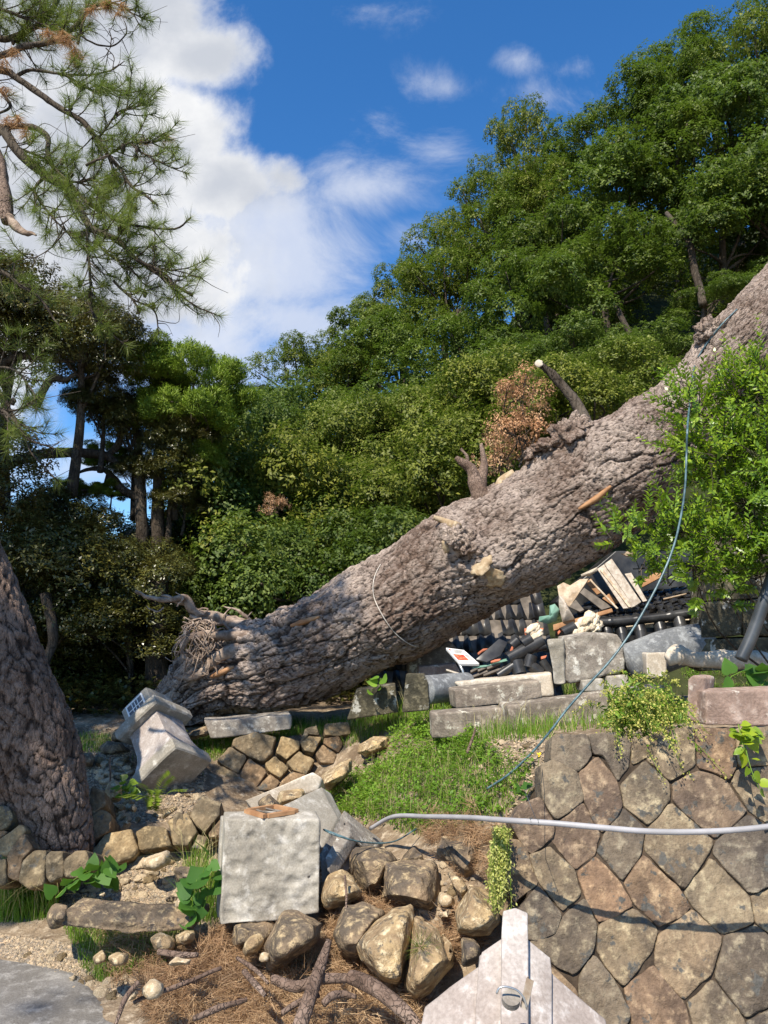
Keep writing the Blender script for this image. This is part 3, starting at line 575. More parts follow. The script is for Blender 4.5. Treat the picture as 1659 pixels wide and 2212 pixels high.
def trunk_mb(lc, base, r0, rng, lim=9):
    mb = MB(); base = np.array(base, float); top = np.array([0, 0, lc[:, 2].mean()*.3])
    P = cat([base, base*.5+top*.5+rng.normal(0, .1, 3)*[1, 1, 0], top], 14); mb.tube(P, np.linspace(r0, r0*.45, 14), 9)
    for c in lc[:lim]:
        s = P[rng.integers(6, 13)]; mb.tube(cat([s, (s+c)/2+rng.normal(0, .12, 3), c*.95], 9), np.linspace(r0*.35, .012, 9), 6)
    return mb
PROTO = {}
def make_tree(key, name, mat, R, sq, nl, lr, ntw, nleaf, L, W, seed, r0=.12, height=3., bark='bark_dark', **kw):
    rng = np.random.default_rng(seed); P, O, lc = crown_pts(rng, R, sq, nl, lr, ntw, **{k: v for k, v in kw.items() if k in ('up', 'hemi')})
    root = thing(name, None, None, (0, 0, -500)); V, Fc = rosette(P, O, rng, nleaf, L, W, kw.get('spread', 1.), kw.get('droop', .1))
    off = np.array([0, 0, -500.]); mk('crown', V+off, Fc, M[mat], root); b = trunk_mb(lc, (0, 0, -height), r0, rng); b.V = [v+off for v in b.V]; b.build('trunk', M[bark], root); PROTO[key] = root; root['used'] = 0
def put_tree(key, c, s, rz, label, cat_, group, sz=1., name=None, mat=None):
    p = PROTO[key]
    if not p['used']: r = p; r['used'] = 1
    else:
        r = p.copy(); COL.objects.link(r); r.name = name or p.name.split('.')[0]
        for ch in PROTO_CH[key]:
            k = ch.copy(); COL.objects.link(k); k.parent = r
    r.location = c; r.rotation_euler = (0, 0, rz); r.scale = (s, s, s*sz); tag(r, label, cat_, group); return r
make_tree('a', 'forest_tree', 'leaf_hill', 1.7, .85, 24, (.22, .36), 125, 8, .085, .5, 11)
make_tree('b', 'forest_tree', 'leaf_hill', 1.8, .7, 26, (.2, .34), 120, 8, .08, .45, 12, up=.6, spread=1.2)
make_tree('c', 'forest_tree', 'leaf_olive', 1.6, 1.15, 28, (.18, .30), 105, 7, .07, .5, 13, up=.7)
make_tree('d', 'forest_tree', 'leaf_blue', 1.6, .9, 24, (.24, .38), 120, 8, .07, .5, 14)
make_tree('e', 'leafy_shrub', 'leaf_olive', 1.2, .75, 26, (.22, .36), 100, 8, .055, .5, 15, r0=.05, height=1.4)
make_tree('f', 'leafy_shrub', 'leaf_blue', 1.2, .8, 26, (.22, .36), 105, 8, .05, .55, 16, r0=.05, height=1.4)
make_tree('g', 'dark_tree', 'leaf_dark', 1.3, .72, 30, (.22, .40), 170, 8, .06, .42, 17, r0=.10, height=3, up=.6, spread=1.1)
make_tree('h', 'dark_shrub', 'leaf_dark', 1.0, .85, 26, (.3, .42), 150, 8, .052, .42, 18, r0=.05, height=1.5, up=.5)
make_tree('i', 'dark_shrub', 'leaf_dark', 1.1, 1.1, 24, (.28, .42), 150, 8, .055, .4, 19, r0=.06, height=1.8, up=.8)
make_tree('j', 'cedar_tree', 'leaf_cedar', 1.0, .95, 40, (.17, .28), 130, 12, .085, .17, 20, r0=.05, height=1.6, hemi=-.9, up=.9, spread=.75, droop=-.3)
make_tree('k', 'bare_shrub', 'leaf_dead', .5, .9, 12, (.3, .5), 26, 6, .05, .45, 21, r0=.02, height=.4, droop=.9)
PROTO_CH = {k: list(p.children) for k, p in PROTO.items()}
HG = 'trees of the evergreen wood on the hillside'
SKX = [560,600,640,700,740,780,820,870,920,960,1000,1040,1080,1140,1185,1200,1260,1330,1350,1440,1500,1560,1620,1659,1720]
SKY = [870,790,740,725,745,700,640,590,545,480,420,370,300,265,310,350,320,240,200,150,80,55,60,10,-60]
def rpx(k, Y_, s, sz): R0, sq = dict(a=(1.7, .85), b=(1.8, .7), c=(1.6, 1.15), d=(1.6, .9))[k]; return R0*sq*s*sz*1.06*F_/Y_
ST = [('c', 640, 16.5, .66, 1.0, 'grey-green tree at the lower left end of the hillside wood against the sky'), ('c', 725, 17.5, .7, 1.0, 'dark olive tree second from the left along the wooded skyline'),
 ('a', 810, 17.5, .68, 1.0, 'rounded green tree on the skyline right of the low cloud bank'), ('c', 880, 17.5, .72, 1.0, 'olive tree on the skyline half way up the slope, below the tall pointed one'),
 ('c', 965, 17.5, .78, 1.1, 'feathery olive tree left of the tall pointed one on the skyline'), ('c', 1045, 17.8, .7, 1.2, 'narrow olive tree touching the left side of the tall pointed one'),
 ('c', 1135, 18, .72, 1.6, 'tall pointed olive tree rising above its neighbours on the skyline'), ('b', 1225, 18, .72, 1.0, 'dark topped tree in the dip of the skyline right of the tall pointed one'),
 ('b', 1350, 17, .85, .95, 'spreading green tree forming the first step of the high skyline'), ('b', 1450, 17, .85, .95, 'wide laurel-like tree forming the second step of the high skyline'),
 ('b', 1545, 17, .85, .95, 'high green tree near the top of the wooded skyline'), ('c', 1680, 15.5, .95, 1.4, 'topmost tree of the wood cut by the right edge of the picture')]
HT = [(k, px, float(np.interp(px, SKX, SKY))+rpx(k, Y_, s, sz)*.84-(45 if 1100 < px < 1160 else 0), Y_, s, sz, lab) for k, px, Y_, s, sz, lab in ST]+[
 ('a', 660, 920, 15, .8, .9, 'rounded green tree below the left end of the skyline'), ('c', 760, 880, 16, .75, .9, 'dark olive tree under the low end of the skyline above the pale shrubs'),
 ('b', 880, 800, 16, .85, .9, 'broad mid green tree low in the left part of the wood'), ('c', 990, 680, 16.5, .9, 1.0, 'olive tree with feathery foliage in the left middle of the wood'),
 ('c', 1100, 560, 16.5, .85, 1.1, 'olive tree directly below the tall pointed one'), ('b', 1040, 810, 14.5, .85, 1.0, 'mid green layered tree in the middle of the hillside'),
 ('c', 1170, 480, 16.5, .7, 1.1, 'olive tree at the right foot of the tall pointed one'), ('a', 1200, 560, 15.5, .85, .9, 'dense bright green tree right below the dip of the skyline'), ('b', 1180, 690, 14, .9, 1.0, 'layered sunlit tree whose foliage steps down to the left in mid wood'),
 ('a', 1330, 470, 15.5, .95, .9, 'billowing green tree below the first step of the high skyline'), ('b', 1450, 400, 15.5, 1.0, .9, 'big sunlit tree in the upper right part of the wood'),
 ('b', 1290, 600, 13.6, .8, .8, 'green tree roofing the dark hollow of the wood'), ('a', 1580, 300, 15, 1.0, 1.0, 'dense sunlit tree by the upper right edge of the picture'),
 ('a', 1560, 500, 13.2, .85, .8, 'pale leaved tree above the upper end of the fallen trunk'), ('d', 1640, 650, 13.2, .6, .7, 'dark low tree at the right edge above the fallen trunk'),
 ('a', 1690, 450, 13, .95, .9, 'sunlit tree cut by the right edge half way up the wood'), ('d', 1230, 790, 12.6, .62, .8, 'glossy dark tree hanging over the bend of the fallen trunk'),
 ('d', 1400, 790, 12.2, .6, .7, 'small dark tree in the shaded hollow close to the trunk'), ('d', 1520, 660, 12.4, .5, .6, 'shadowed bush-like tree right behind the upper trunk'),
 ('b', 900, 930, 13.5, .8, .8, 'pale green feathery tree with hanging pods on the lower slope'), ('a', 1090, 880, 12.5, .7, .9, 'sunlit tree low on the slope behind the branch stubs'),
 ('d', 1000, 950, 12.5, .7, .8, 'shaded green tree low on the slope left of the branch stubs')]
def at2(q): return at(*q)
for i, (k, px, py, Y_, s, sz, lab) in enumerate(HT): put_tree(k, at(px, py, Y_), s*1.06, i*1.7, lab, 'tree', HG, sz)
SG_ = 'shrubs in front of the wood'
for i, (k, px, py, Y_, s, sz, lab) in enumerate([
 ('e', 880, 980, 11.5, 1.15, 1., 'sunlit yellow-green shrub in the middle of the shrub belt above the trunk'),
 ('e', 770, 985, 12, 1.0, 1., 'pale yellow-green shrub at the left end of the sunlit shrub belt'),
 ('f', 700, 1130, 11, 1.2, 1., 'dark green shrub right of the climbing vine mound'),
 ('e', 860, 1130, 10, 1.1, .9, 'small leaved green shrub touching the top of the trunk'),
 ('e', 960, 1050, 10.5, 1.1, 1., 'green shrub left of the pale broken limb'),
 ('e', 1050, 900, 11, 1.05, 1., 'bright shrub above the pale broken limb'),
 ('f', 780, 1230, 9.2, 1.0, .9, 'low dark shrub behind the lower part of the trunk'),
 ('e', 1200, 900, 10, .9, .8, 'glossy green shrub just behind the sawn-off limb'),
 ('e', 1330, 840, 10.5, .95, .8, 'small sunlit shrub above the middle of the trunk'),
 ('f', 640, 1280, 9.0, 1.0, 1., 'shaded fern-like shrub behind the foot of the trunk'),
 ('f', 540, 1000, 11, 1.15, 1.1, 'tall vine-covered mound with shoots sticking up into the blue gap of sky'),
 ('e', 590, 1120, 10, 1.2, 1.1, 'broad green mound in front of the vine-covered one'),
 ('f', 500, 1200, 9.5, 1.15, 1.0, 'shaded green shrub behind the torn roots'),
 ('f', 620, 1000, 12, 1.0, 1.0, 'green shrub in the gap between vine mound and sunlit belt'),
 ('d', 410, 1160, 13, .75, .8, 'far olive bush seen between the cedar trunks and the vine mound')]): put_tree(k, at(px, py, Y_), s, i*2.3, lab, 'shrub', SG_, sz)
DG = 'dark trees and shrubs at the left'
for i, (k, px, py, Y_, s, sz, lab) in enumerate([
 ('g', 40, 695, 8.5, .80, .95, 'brown-green tree crown behind the pine branches at the upper left'),
 ('g', 175, 750, 8.5, .66, .9, 'dark brown-green crown left of the bright cedar top'),
 ('g', 300, 910, 9.0, .45, .9, 'olive-brown crown overlapping the bright cedar top'),
 ('g', 370, 1010, 9.0, .40, .8, 'small brown-green crown around the twin trunks'),
 ('g', 225, 870, 8.7, .35, .8, 'small dark crown below the brown-green one left of the cedar top'),
 ('g', 385, 950, 8.9, .36, .9, 'olive-brown crown under the right half of the cedar top'), ('g', 290, 1010, 8.9, .22, .9, 'small dark crown left of the twin trunks'),
 ('h', 395, 1090, 9.0, .42, .6, 'flat brown-green foliage layer right of the twin trunks')]): put_tree(k, at(px, py, Y_), s, i*2.9+1, lab, 'tree', DG, sz)
for i, (k, px, py, Y_, s, sz, lab) in enumerate([
 ('i', -10, 1130, 8.2, .95, 1., 'tall dark shrub at the left edge above the leaning pine trunk'),
 ('h', 130, 1150, 8.5, .6, .9, 'brown-green shrub standing against the blue sky gap at the left'),
 ('h', 110, 1290, 7.9, 1.0, .8, 'large speckled dark shrub just right of the leaning pine trunk'),
 ('h', 290, 1270, 8.2, .7, .8, 'speckled dark shrub left of the torn root'),
 ('h', 280, 1370, 8.0, .75, .7, 'dark shrub below the tip of the torn root'),
 ('i', 200, 1440, 8.8, .9, .7, 'very dark low shrub under the trees left of the root'),
 ('i', 60, 1440, 8.8, .95, .7, 'very dark low shrub behind the leaning pine trunk'),
 ('i', 330, 1460, 9.6, 1.0, .7, 'very dark shrub behind the straight dark trunk'),
 ('i', 60, 1330, 10.5, 1.4, .9, 'large dark bush behind the speckled shrubs near the left edge'), ('i', 200, 1330, 10.6, 1.4, .85, 'large dark bush behind the speckled shrubs left of the twin trunks'), ('i', 330, 1370, 10.6, 1.3, .8, 'large dark bush behind the straight dark trunk'),
 ('f', 410, 1370, 9.6, 1.1, .9, 'dark green shrub behind the torn roots'),
 ('i', 480, 1470, 10.2, 1.2, .6, 'dark undergrowth bush behind the foot of the fallen trunk'),
 ('h', 380, 1220, 10, .9, .7, 'dark green shrub below the twin trunks')]): put_tree(k, at(px, py, Y_), s, i*2.1, lab, 'shrub', DG, sz)
CT = [('j', 412, 852, 8.8, .72, 1.0, 'bright green cedar top with rounded outline against the sky at the left'), ('j', 350, 790, 8.8, .42, .9, 'smaller bright cedar top just left of the rounded one'),
      ('j', 440, 985, 9.0, .32, .8, 'low bright green cedar branch mass below the rounded top'), ('j', 462, 905, 8.9, .26, .9, 'cedar spray mass at the right rim below the rounded top'), ('j', 150, 1055, 9.0, .26, .6, 'small cedar tuft standing alone in the blue sky gap'), ('j', 230, 985, 9.2, .3, .7, 'cedar tuft hanging on the long limb in the sky gap'), ('j', 240, 1060, 9.0, .24, .6, 'small cedar tuft left of the twin trunks')]
for i, (k, px, py, Y_, s, sz, lab) in enumerate(CT): put_tree(k, at(px, py, Y_), s, i*1.3, lab, 'tree', 'cedar tops at the left', sz)
for i, (px, py, Y_, s, lab) in enumerate([(1085, 985, 8.2, .55, 'bush of withered brown leaves behind the bend of the fallen trunk'), (1130, 860, 8.6, .6, 'withered brown leaves hanging below the sawn-off limb'), (1120, 950, 7.9, .6, 'withered brown leafy branch lying on the trunk by the big burl'), (590, 1095, 9.0, .28, 'small patch of withered leaves on the dark green mound')]):
    put_tree('k', at(px, py, Y_), s*1.15, i*2.2, lab, 'dead bush', 'withered brown bushes', 1.1)
for i, (x, y, z, s) in enumerate([(-4.5, 2.6, 6.2, .8), (-5.4, 5.2, 6.6, 1.1), (-4.1, -1.0, 5.6, .38), (-4.4, .8, 6.0, .5)]):  # tree crowns added out of view to cast shade on road and pine
    put_tree('g', (x, y, z), s, i*1.1, ['tall roadside tree', 'wide roadside tree', 'small roadside tree', 'leafy roadside tree'][i]+' left of the viewpoint shading the road and the leaning pine', 'tree', 'roadside trees')
# trunks that show
def wood(name, label, cat_, L, r, mat='bark_dark', n=40, seg=12, jit=.02, ground_=True):
    P = frompx(L, n); rr = np.interp(np.linspace(0, 1, n), np.linspace(0, 1, len(r)), r); V, Fc = tube(P, rr, seg); V = V+jit*np.stack([fbm(V*6+k*5, 2, 19) for k in range(3)], 1)
    return tag(mk(name, V, Fc, M[mat]), label, cat_)
wood('slender_tree', 'left one of the twin upright trunks among the dark foliage at the left', 'tree', [(312, 1360, 8.9), (308, 1180, 8.9), (300, 1000, 8.9), (290, 880, 8.9)], [.09, .08, .06, .03])
wood('slender_tree', 'right one of the twin upright trunks among the dark foliage at the left', 'tree', [(340, 1360, 9), (341, 1180, 9), (344, 1000, 9), (350, 850, 9)], [.09, .085, .07, .04])
wood('slender_tree', 'straight dark trunk standing behind the fallen lantern', 'tree', [(328, 1575, 7.9), (335, 1480, 7.9), (340, 1380, 7.9), (345, 1250, 7.9)], [.135, .12, .10, .09])
wood('slender_tree', 'dim brown trunk leaning behind the foot of the pine', 'tree', [(100, 1520, 7.2), (100, 1440, 7.2), (115, 1360, 7.2), (95, 1280, 7.2)], [.03, .035, .05, .04])
wood('hanging_branch', 'long bare limb crossing the blue sky gap left of the twin trunks', 'branch', [(305, 1078, 8.9), (262, 1055, 8.9), (235, 1022, 8.9), (205, 1012, 8.9), (165, 1020, 8.9)], [.05, .05, .035, .03, .015])
wood('hanging_branch', 'thick grey limb reaching in from the left edge below the pine needles', 'branch', [(-60, 985, 8.2), (10, 1000, 8.3), (70, 985, 8.5), (120, 978, 8.6), (180, 978, 8.7), (230, 985, 8.8), (262, 1005, 8.8), (300, 1020, 8.9)], [.07, .07, .06, .06, .055, .05, .03, .02])
wood('hanging_branch', 'forked pale limb in the dark crown at the left', 'branch', [(80, 880, 8.2), (95, 838, 8.2), (115, 815, 8.2), (140, 820, 8.2), (165, 808, 8.2)], [.03, .045, .04, .03, .015])
wood('hanging_branch', 'thin limb under the dark crown at the left edge', 'branch', [(-30, 830, 8.2), (10, 785, 8.2), (45, 768, 8.2), (90, 775, 8.2), (160, 782, 8.2)], [.05, .045, .04, .03, .015])
wood('hanging_branch', 'low bare limb curving up from the lower left of the twin trunks', 'branch', [(240, 1030, 8.9), (222, 1050, 8.9), (190, 1060, 8.9), (165, 1052, 8.9)], [.03, .025, .018, .01])
wood('hanging_branch', 'branching limb left of the twin trunks under the small cedar tufts', 'branch', [(265, 930, 8.9), (250, 965, 8.9), (228, 990, 8.9)], [.035, .045, .03])
for L, lab in (([(1300, 930, 11.8), (1290, 860, 12), (1250, 780, 12.3), (1220, 700, 12.6)], 'slim dark trunk in the shaded hollow of the wood'), ([(1520, 660, 12.3), (1500, 580, 12.6), (1485, 520, 12.9), (1440, 460, 13.3)], 'thick dark trunk high in the hollow of the wood'), ([(1410, 830, 11.8), (1370, 740, 12.2), (1330, 660, 12.6)], 'leaning dark trunk just above the fallen trunk')):
    wood('slender_tree', lab, 'tree', L, [.07, .06, .045])
# ---------------------------------------------------------------- near shrub at the right
def leafy(name, label, cat_, blobs, mat, leaf, per, seed, wid=.42, tw=(.11, .22), nl=11, stem='bark_dark', base=None, up=.4):
    rng = np.random.default_rng(seed); C = []; D = []; Nn = []; Ls = []; tws = MB(); loc = Vector(base)
    root = thing(name, label, cat_, loc)
    for (px, py, Y_, r) in blobs:
        r *= .8; c = np.array(at(px+12, py+8, Y_))
        for _ in range(int(per*(r/.25)**2)):
            d = rnd_dirs(1, rng)[0]; s = c+d*r*rng.uniform(.1, .75); o = unit(d+np.array([0, 0, up])+.3*rng.normal(0, 1, 3)); ln = rng.uniform(*tw); m = nl
            t = np.linspace(.15, 1, m)[:, None]; cur = np.array([rng.normal(0, .04), rng.normal(0, .04), .05])
            P = s+o*ln*t+cur*t*t; dd = unit(o*ln+2*cur*t); side = unit(np.cross(dd, rnd_dirs(1, rng)[0])); bin_ = np.cross(dd, side)
            for q in (-1, 1):
                a = side if True else bin_
                sd_ = np.where((np.arange(m) % 2)[:, None] == 0, side, bin_)*q
                C.append(P); D.append(unit(dd*.65+sd_)); Nn.append(unit(np.cross(sd_, np.cross(dd, sd_))+dd*.9+[0, 0, .5]+.2*rng.normal(0, 1, (m, 3)))); Ls.append(leaf*rng.uniform(.65, 1.15, m)*(1.15-.45*t[:, 0]))
            if rng.random() < .8: tws.tube([s-o*.06, s+o*ln*.5+cur*.25, s+o*ln+cur], [.0035, .0025, .001], 4, cap=False)
        if rng.random() < .22: tws.tube(cat([loc, (np.array(loc)+c)/2+rng.normal(0, .1, 3)+[0, .12, 0], c], 10), np.linspace(.009, .003, 10), 6)
    V, Fc = leaf_mesh(np.concatenate(C), np.concatenate(D), np.concatenate(Nn), np.concatenate(Ls), wid, .10)
    mk('leaves', V, Fc, M[mat], root); tws.build('twigs', M[stem], root); return root
leafy('evergreen_shrub', 'bright yellow-green leafy shrub hanging in front of the fallen trunk at the right edge', 'shrub',
 [(1495,875,4.4,.24),(1590,860,4.35,.26),(1660,860,4.3,.28),(1480,960,4.4,.20),(1560,960,4.3,.28),(1650,980,4.2,.3),(1530,1030,4.4,.22),(1600,1080,4.3,.28),(1680,1080,4.2,.3),
  (1620,1180,4.3,.26),(1680,1200,4.2,.24),(1540,1150,4.35,.24),(1450,1140,4.35,.2),(1390,1110,4.3,.13),(1340,1140,4.25,.12),(1305,1148,4.2,.05),(1400,1180,4.3,.15),(1370,1220,4.25,.1),(1480,1215,4.3,.18),
  (1560,1230,4.35,.14),(1620,1235,4.4,.14),(1500,1265,4.3,.09),(1560,1285,4.35,.08),(1430,1240,4.3,.08),(1590,795,4.4,.1),(1640,790,4.35,.14),(1470,825,4.5,.1),(1720,950,4.3,.3),(1540,800,4.4,.07)],
 'leaf_bright', .050, 62, 5, base=(2.75, 4.75, 1.1))
# ---------------------------------------------------------------- leaning pine at the left
def pxr(L, Y0, Y1): n = len(L); return [(a, b, Y0+(Y1-Y0)*i/(n-1)) for i, (a, b) in enumerate(L)]
Q1 = (0, 0, .3307); Q2 = (0, 548.6, .3968)
pine = thing('leaning_pine', 'pine leaning in from the left, dark cracked trunk and long needled branches against the cloud', 'tree', gpt(120, 1825))
TP = frompx([(134,1855,4.75),(130,1815,4.72),(114,1750,4.68),(84,1660,4.65),(48,1560,4.62),(-5,1440,4.6),(-60,1300,4.58),(-130,1100,4.5),(-200,800,4.45),(-240,450,4.4),(-260,0,4.3)], 260)
rr = np.interp(np.linspace(0, 1, 260), np.linspace(0, 1, 11), [.15, .165, .20, .235, .245, .245, .24, .23, .2, .15, .1]); NTp = 180
T1, A1, B1 = frames(TP); thp = np.linspace(0, 2*np.pi, NTp, endpoint=False); s1 = np.concatenate([[0], np.cumsum(np.linalg.norm(np.diff(TP, axis=0), axis=1))])
Sg, Tg = np.meshgrid(s1, thp, indexing='ij'); dd = np.cos(Tg)[..., None]*A1[:, None]+np.sin(Tg)[..., None]*B1[:, None]; PP = TP[:, None]+dd*rr[:, None, None]
f1, f2, cid, _ly = wor_wrap(np.stack([Tg/(2*np.pi)*25, Sg*9], -1)+.9*np.stack([fbm(PP*9, 3, 3), fbm(PP*9, 3, 4)], -1), 25, 15); k1, k2, kc, _ly = wor_wrap(np.stack([Tg/(2*np.pi)*44, Sg*22], -1)+.9*np.stack([fbm(PP*20, 2, 5), fbm(PP*20, 2, 6)], -1), 44, 16)
dsp = np.clip((f2-f1)*6, 0, 1)*.016*(.6+.5*cid)+np.clip((k2-k1)*5, 0, 1)*kc*.010+fbm(PP*3, 3, 6)*.03+fbm(PP*24, 2, 7)*.006+np.clip(1-Sg/.35, 0, 1)**2*(.015+.03*fbm(np.stack([Tg*1.2, Sg, 0*Sg], -1), 2, 8))
VV = (PP+dd*dsp[..., None]).reshape(-1, 3); i0 = np.arange(259)[:, None]*NTp+np.arange(NTp)[None]; i1 = np.arange(259)[:, None]*NTp+(np.arange(NTp)[None]+1) % NTp
attr(mk('trunk', VV, np.stack([i0, i1, i1+NTp, i0+NTp], -1).reshape(-1, 4), M['bark_pine'], pine), np.clip((f2-f1)*4.5, 0, 1)*(.55+.45*kc)*(.5+.5*np.clip((k2-k1)*6, 0, 1)))
rng = np.random.default_rng(3)
LIMBS = [ # (points in crop px, crop, Y0, Y1, r0, r1, twigs, bare)
 ([(-500,760),(0,870),(60,900),(130,1000),(290,1130),(410,1210),(500,1320),(570,1450),(600,1490),(760,1550),(850,1650),(950,1710),(1110,1820),(1230,1890)], Q1, 4.5, 4.2, .050, .012, 46, .25),
 ([(-600,300),(0,470),(100,520),(280,640),(420,740),(560,820),(640,910),(710,1010),(800,1110),(860,1210),(960,1290),(1040,1350)], Q1, 4.5, 4.3, .034, .008, 44, .35),
 ([(0,900),(100,850),(240,850),(320,910),(310,1000),(340,1080),(440,1180),(560,1310),(680,1390),(780,1450),(900,1480),(1150,1490),(1250,1430)], Q1, 4.5, 4.3, .030, .006, 44, .35),
 ([(-500,500),(0,380),(150,300),(330,260),(480,160),(560,60),(680,10)], Q1, 4.5, 4.5, .034, .010, 40, .3),
 ([(560,1080),(700,1010),(850,930),(1000,940),(1100,920)], Q1, 4.3, 4.3, .011, .005, 14, .1), ([(850,930),(960,1010),(1090,1090),(1250,1150)], Q1, 4.3, 4.3, .009, .004, 12, .1),
 ([(490,200),(600,270),(720,295),(800,240),(825,190),(810,130)], Q1, 4.5, 4.5, .009, .004, 0, 0), ([(380,480),(600,500),(740,470),(810,400)], Q1, 4.5, 4.5, .010, .004, 0, 0), ([(690,310),(740,370),(740,470)], Q1, 4.5, 4.5, .006, .003, 0, 0),
 ([(720,295),(725,240),(715,200)], Q1, 4.5, 4.5, .005, .003, 0, 0),
 ([(570,1490),(560,1600),(570,1760),(570,1900)], Q1, 4.3, 4.3, .014, .006, 22, .1), ([(470,0),(480,200),(500,330),(580,410),(700,500)], Q2, 4.3, 4.4, .012, .005, 22, .1), ([(600,130),(700,220),(820,280),(850,420)], Q2, 4.3, 4.4, .012, .005, 18, .1),
 ([(730,0),(880,80),(960,190),(1050,250),(1190,310)], Q2, 4.2, 4.2, .013, .004, 18, .1), ([(780,30),(850,50),(950,60),(1090,110)], Q2, 4.2, 4.2, .009, .003, 12, .1),
 ([(-300,60),(0,100),(100,170),(200,230),(330,400)], Q2, 4.3, 4.2, .020, .006, 28, .1), ([(-300,700),(0,850),(60,880),(130,960),(180,1020),(350,1080)], Q2, 4.3, 4.2, .018, .006, 30, .1),
 ([(500,280),(560,60),(680,10),(780,30),(900,90),(960,120)], Q1, 4.5, 4.5, .012, .004, 14, .4), ([(-300,100),(0,260),(200,200),(330,100),(400,-60)], Q1, 4.6, 4.6, .03, .02, 44, .1), ([(-300,0),(0,60),(180,120),(300,60)], Q1, 4.4, 4.5, .02, .01, 34, .1),
 ([(100,520),(200,470),(380,490),(520,560),(640,640),(760,640),(870,640)], Q1, 4.5, 4.4, .016, .005, 32, .3), ([(640,910),(700,850),(800,760),(900,740),(960,700)], Q1, 4.4, 4.4, .010, .004, 18, .2),
 ([(290,1130),(220,1250),(330,1400),(430,1500),(560,1620)], Q1, 4.4, 4.3, .014, .005, 36, .1), ([(600,1490),(680,1640),(800,1700),(900,1790)], Q1, 4.3, 4.3, .012, .005, 22, .1), ([(430,1500),(300,1620),(190,1680),(120,1640)], Q1, 4.3, 4.3, .006, .002, 2, .6),
 ([(440,1180),(520,1180),(600,1160),(620,1240),(720,1300)], Q1, 4.4, 4.4, .010, .004, 20, .1), ([(-200,200),(-50,500),(40,640),(60,700),(-40,760)], Q1, 4.6, 4.6, .02, .01, 6, .1),
 ([(40,880),(100,960),(240,1010),(320,1040)], Q1, 4.5, 4.4, .018, .006, 16, .2), ([(-700,650),(-300,760),(-40,720),(100,900),(200,1100),(330,1250)], Q2, 4.5, 4.3, .02, .006, 20, .2), ([(-40,620),(80,640),(180,750),(200,850)], Q2, 4.3, 4.2, .012, .004, 20, .1)]
tw = MB(); NC_ = []; ND = []; cones = []
def tuft(p, d, n=56, L=.094):
    d = unit(np.array(d)); t = rnd_dirs(n, rng); D = unit(d*rng.uniform(.15, 1.1, (n, 1))+unit(t-d*(t@d)[:, None])*.85); NC_.append(p-d*rng.uniform(0, .05, (n, 1))); ND.append(D*L*rng.uniform(.75, 1.15, (n, 1)))
for L, q, Y0, Y1, r0, r1, nt, bare in LIMBS:
    P = frompx(pxr(A(L, *q), Y0, Y1), 60); P = P+.012*np.stack([fbm(P*6+k*9, 2, 33) for k in range(3)], 1)*(1 if nt else .5); P[:, 1] += .15*fbm(P*1.2, 2, 34)
    R0 = np.linspace(r0, r1, 60)*.74; tw.tube(P, R0*(1+.15*fbm(P*20, 2, 4)), 8, jit=.002)
    T0, A0, B0 = frames(P)
    for k in range(int(nt*(.52 if q is Q2 else .8))):
        i = int(60*(bare+(1-bare)*(k+rng.random())/max(nt, 1))); i = min(i, 58); s = P[i]; d = unit(T0[i]*rng.uniform(.4, 1.1)+unit(rng.normal(0, 1, 3)*[1, .8, 1])*.8+[.15, 0, .25]); ln = rng.uniform(.06, .26)
        c = cat([s, s+d*ln*.5+[0, 0, -.012], s+d*ln+[0, 0, .02]], 8); tw.tube(c, np.linspace(.0045, .0025, 8), 5)
        tuft(c[-1], c[-1]-c[-2]); 
        if ln > .13: tuft(c[5], c[6]-c[4], 34)
        for _ in range(rng.integers(0, 2)):
            j = rng.integers(3, 7); e2 = unit(d+rng.normal(0, .7, 3)); ee = c[j]+e2*rng.uniform(.05, .12); tw.tube([c[j], (c[j]+ee)/2+[0, 0, -.004], ee], [.003, .0025, .002], 4); tuft(ee, e2, 40)
        if rng.random() < .12: cones.append(c[4])
    if nt: tuft(P[-1], T0[-1], 60)
    for k in range(10 if nt else 5):                     # bare curly twigs
        i = rng.integers(8, 58); d = unit(rng.normal(0, 1, 3)+T0[i]*.5); ln = rng.uniform(.08, .22); tw.tube(cat([P[i], P[i]+d*ln*.5+rng.normal(0, .02, 3), P[i]+d*ln+rng.normal(0, .05, 3)], 8), np.linspace(.003, .0012, 8), 4)
tw.build('branches', M['bark_dark'], pine)
def needles(name, Cn, Dn, mat, parent, w=.0011):
    t = unit(rng.normal(0, 1, Cn.shape)); S_ = unit(np.cross(Dn, t))*w; V = np.stack([Cn-S_, Cn+S_, Cn+Dn], 1).reshape(-1, 3); return mk(name, V, np.arange(len(V)).reshape(-1, 3), M[mat], parent, smooth=False)
# further crown of the same pine, outside the picture: it shades the slope and the road
for _ in range(90):
    a = np.array([rng.uniform(-5.6, -2.7), rng.uniform(-1.5, 4.6), rng.uniform(4.4, 6.4)]); d = rng.normal(0, 1, 3); 
    for _ in range(5): tuft(a+rng.normal(0, .12, 3), unit(d+rng.normal(0, .6, 3)), 26, .13)
needles('needles', np.concatenate(NC_), np.concatenate(ND), 'needle', pine, .0012)
NC_.clear(); ND.clear()
for px, py in [(a*.3307, b*.3307) for a, b in [(430,270),(480,350),(510,390),(380,250),(720,50),(780,60),(580,80),(100,350),(30,440),(20,620),(120,820),(160,880),(40,800),(1090,920),(930,950),(440,300),(490,420),(320,240),(700,30)]]:
    for _ in range(3): tuft(np.array(at(px+rng.normal(0, 4), py+rng.normal(0, 4), 4.4)), (rng.normal(0, .3), 0, -1), 40, .09)
needles('dead_needles', np.concatenate(NC_), np.concatenate(ND), 'needle_dead', pine, .0014)
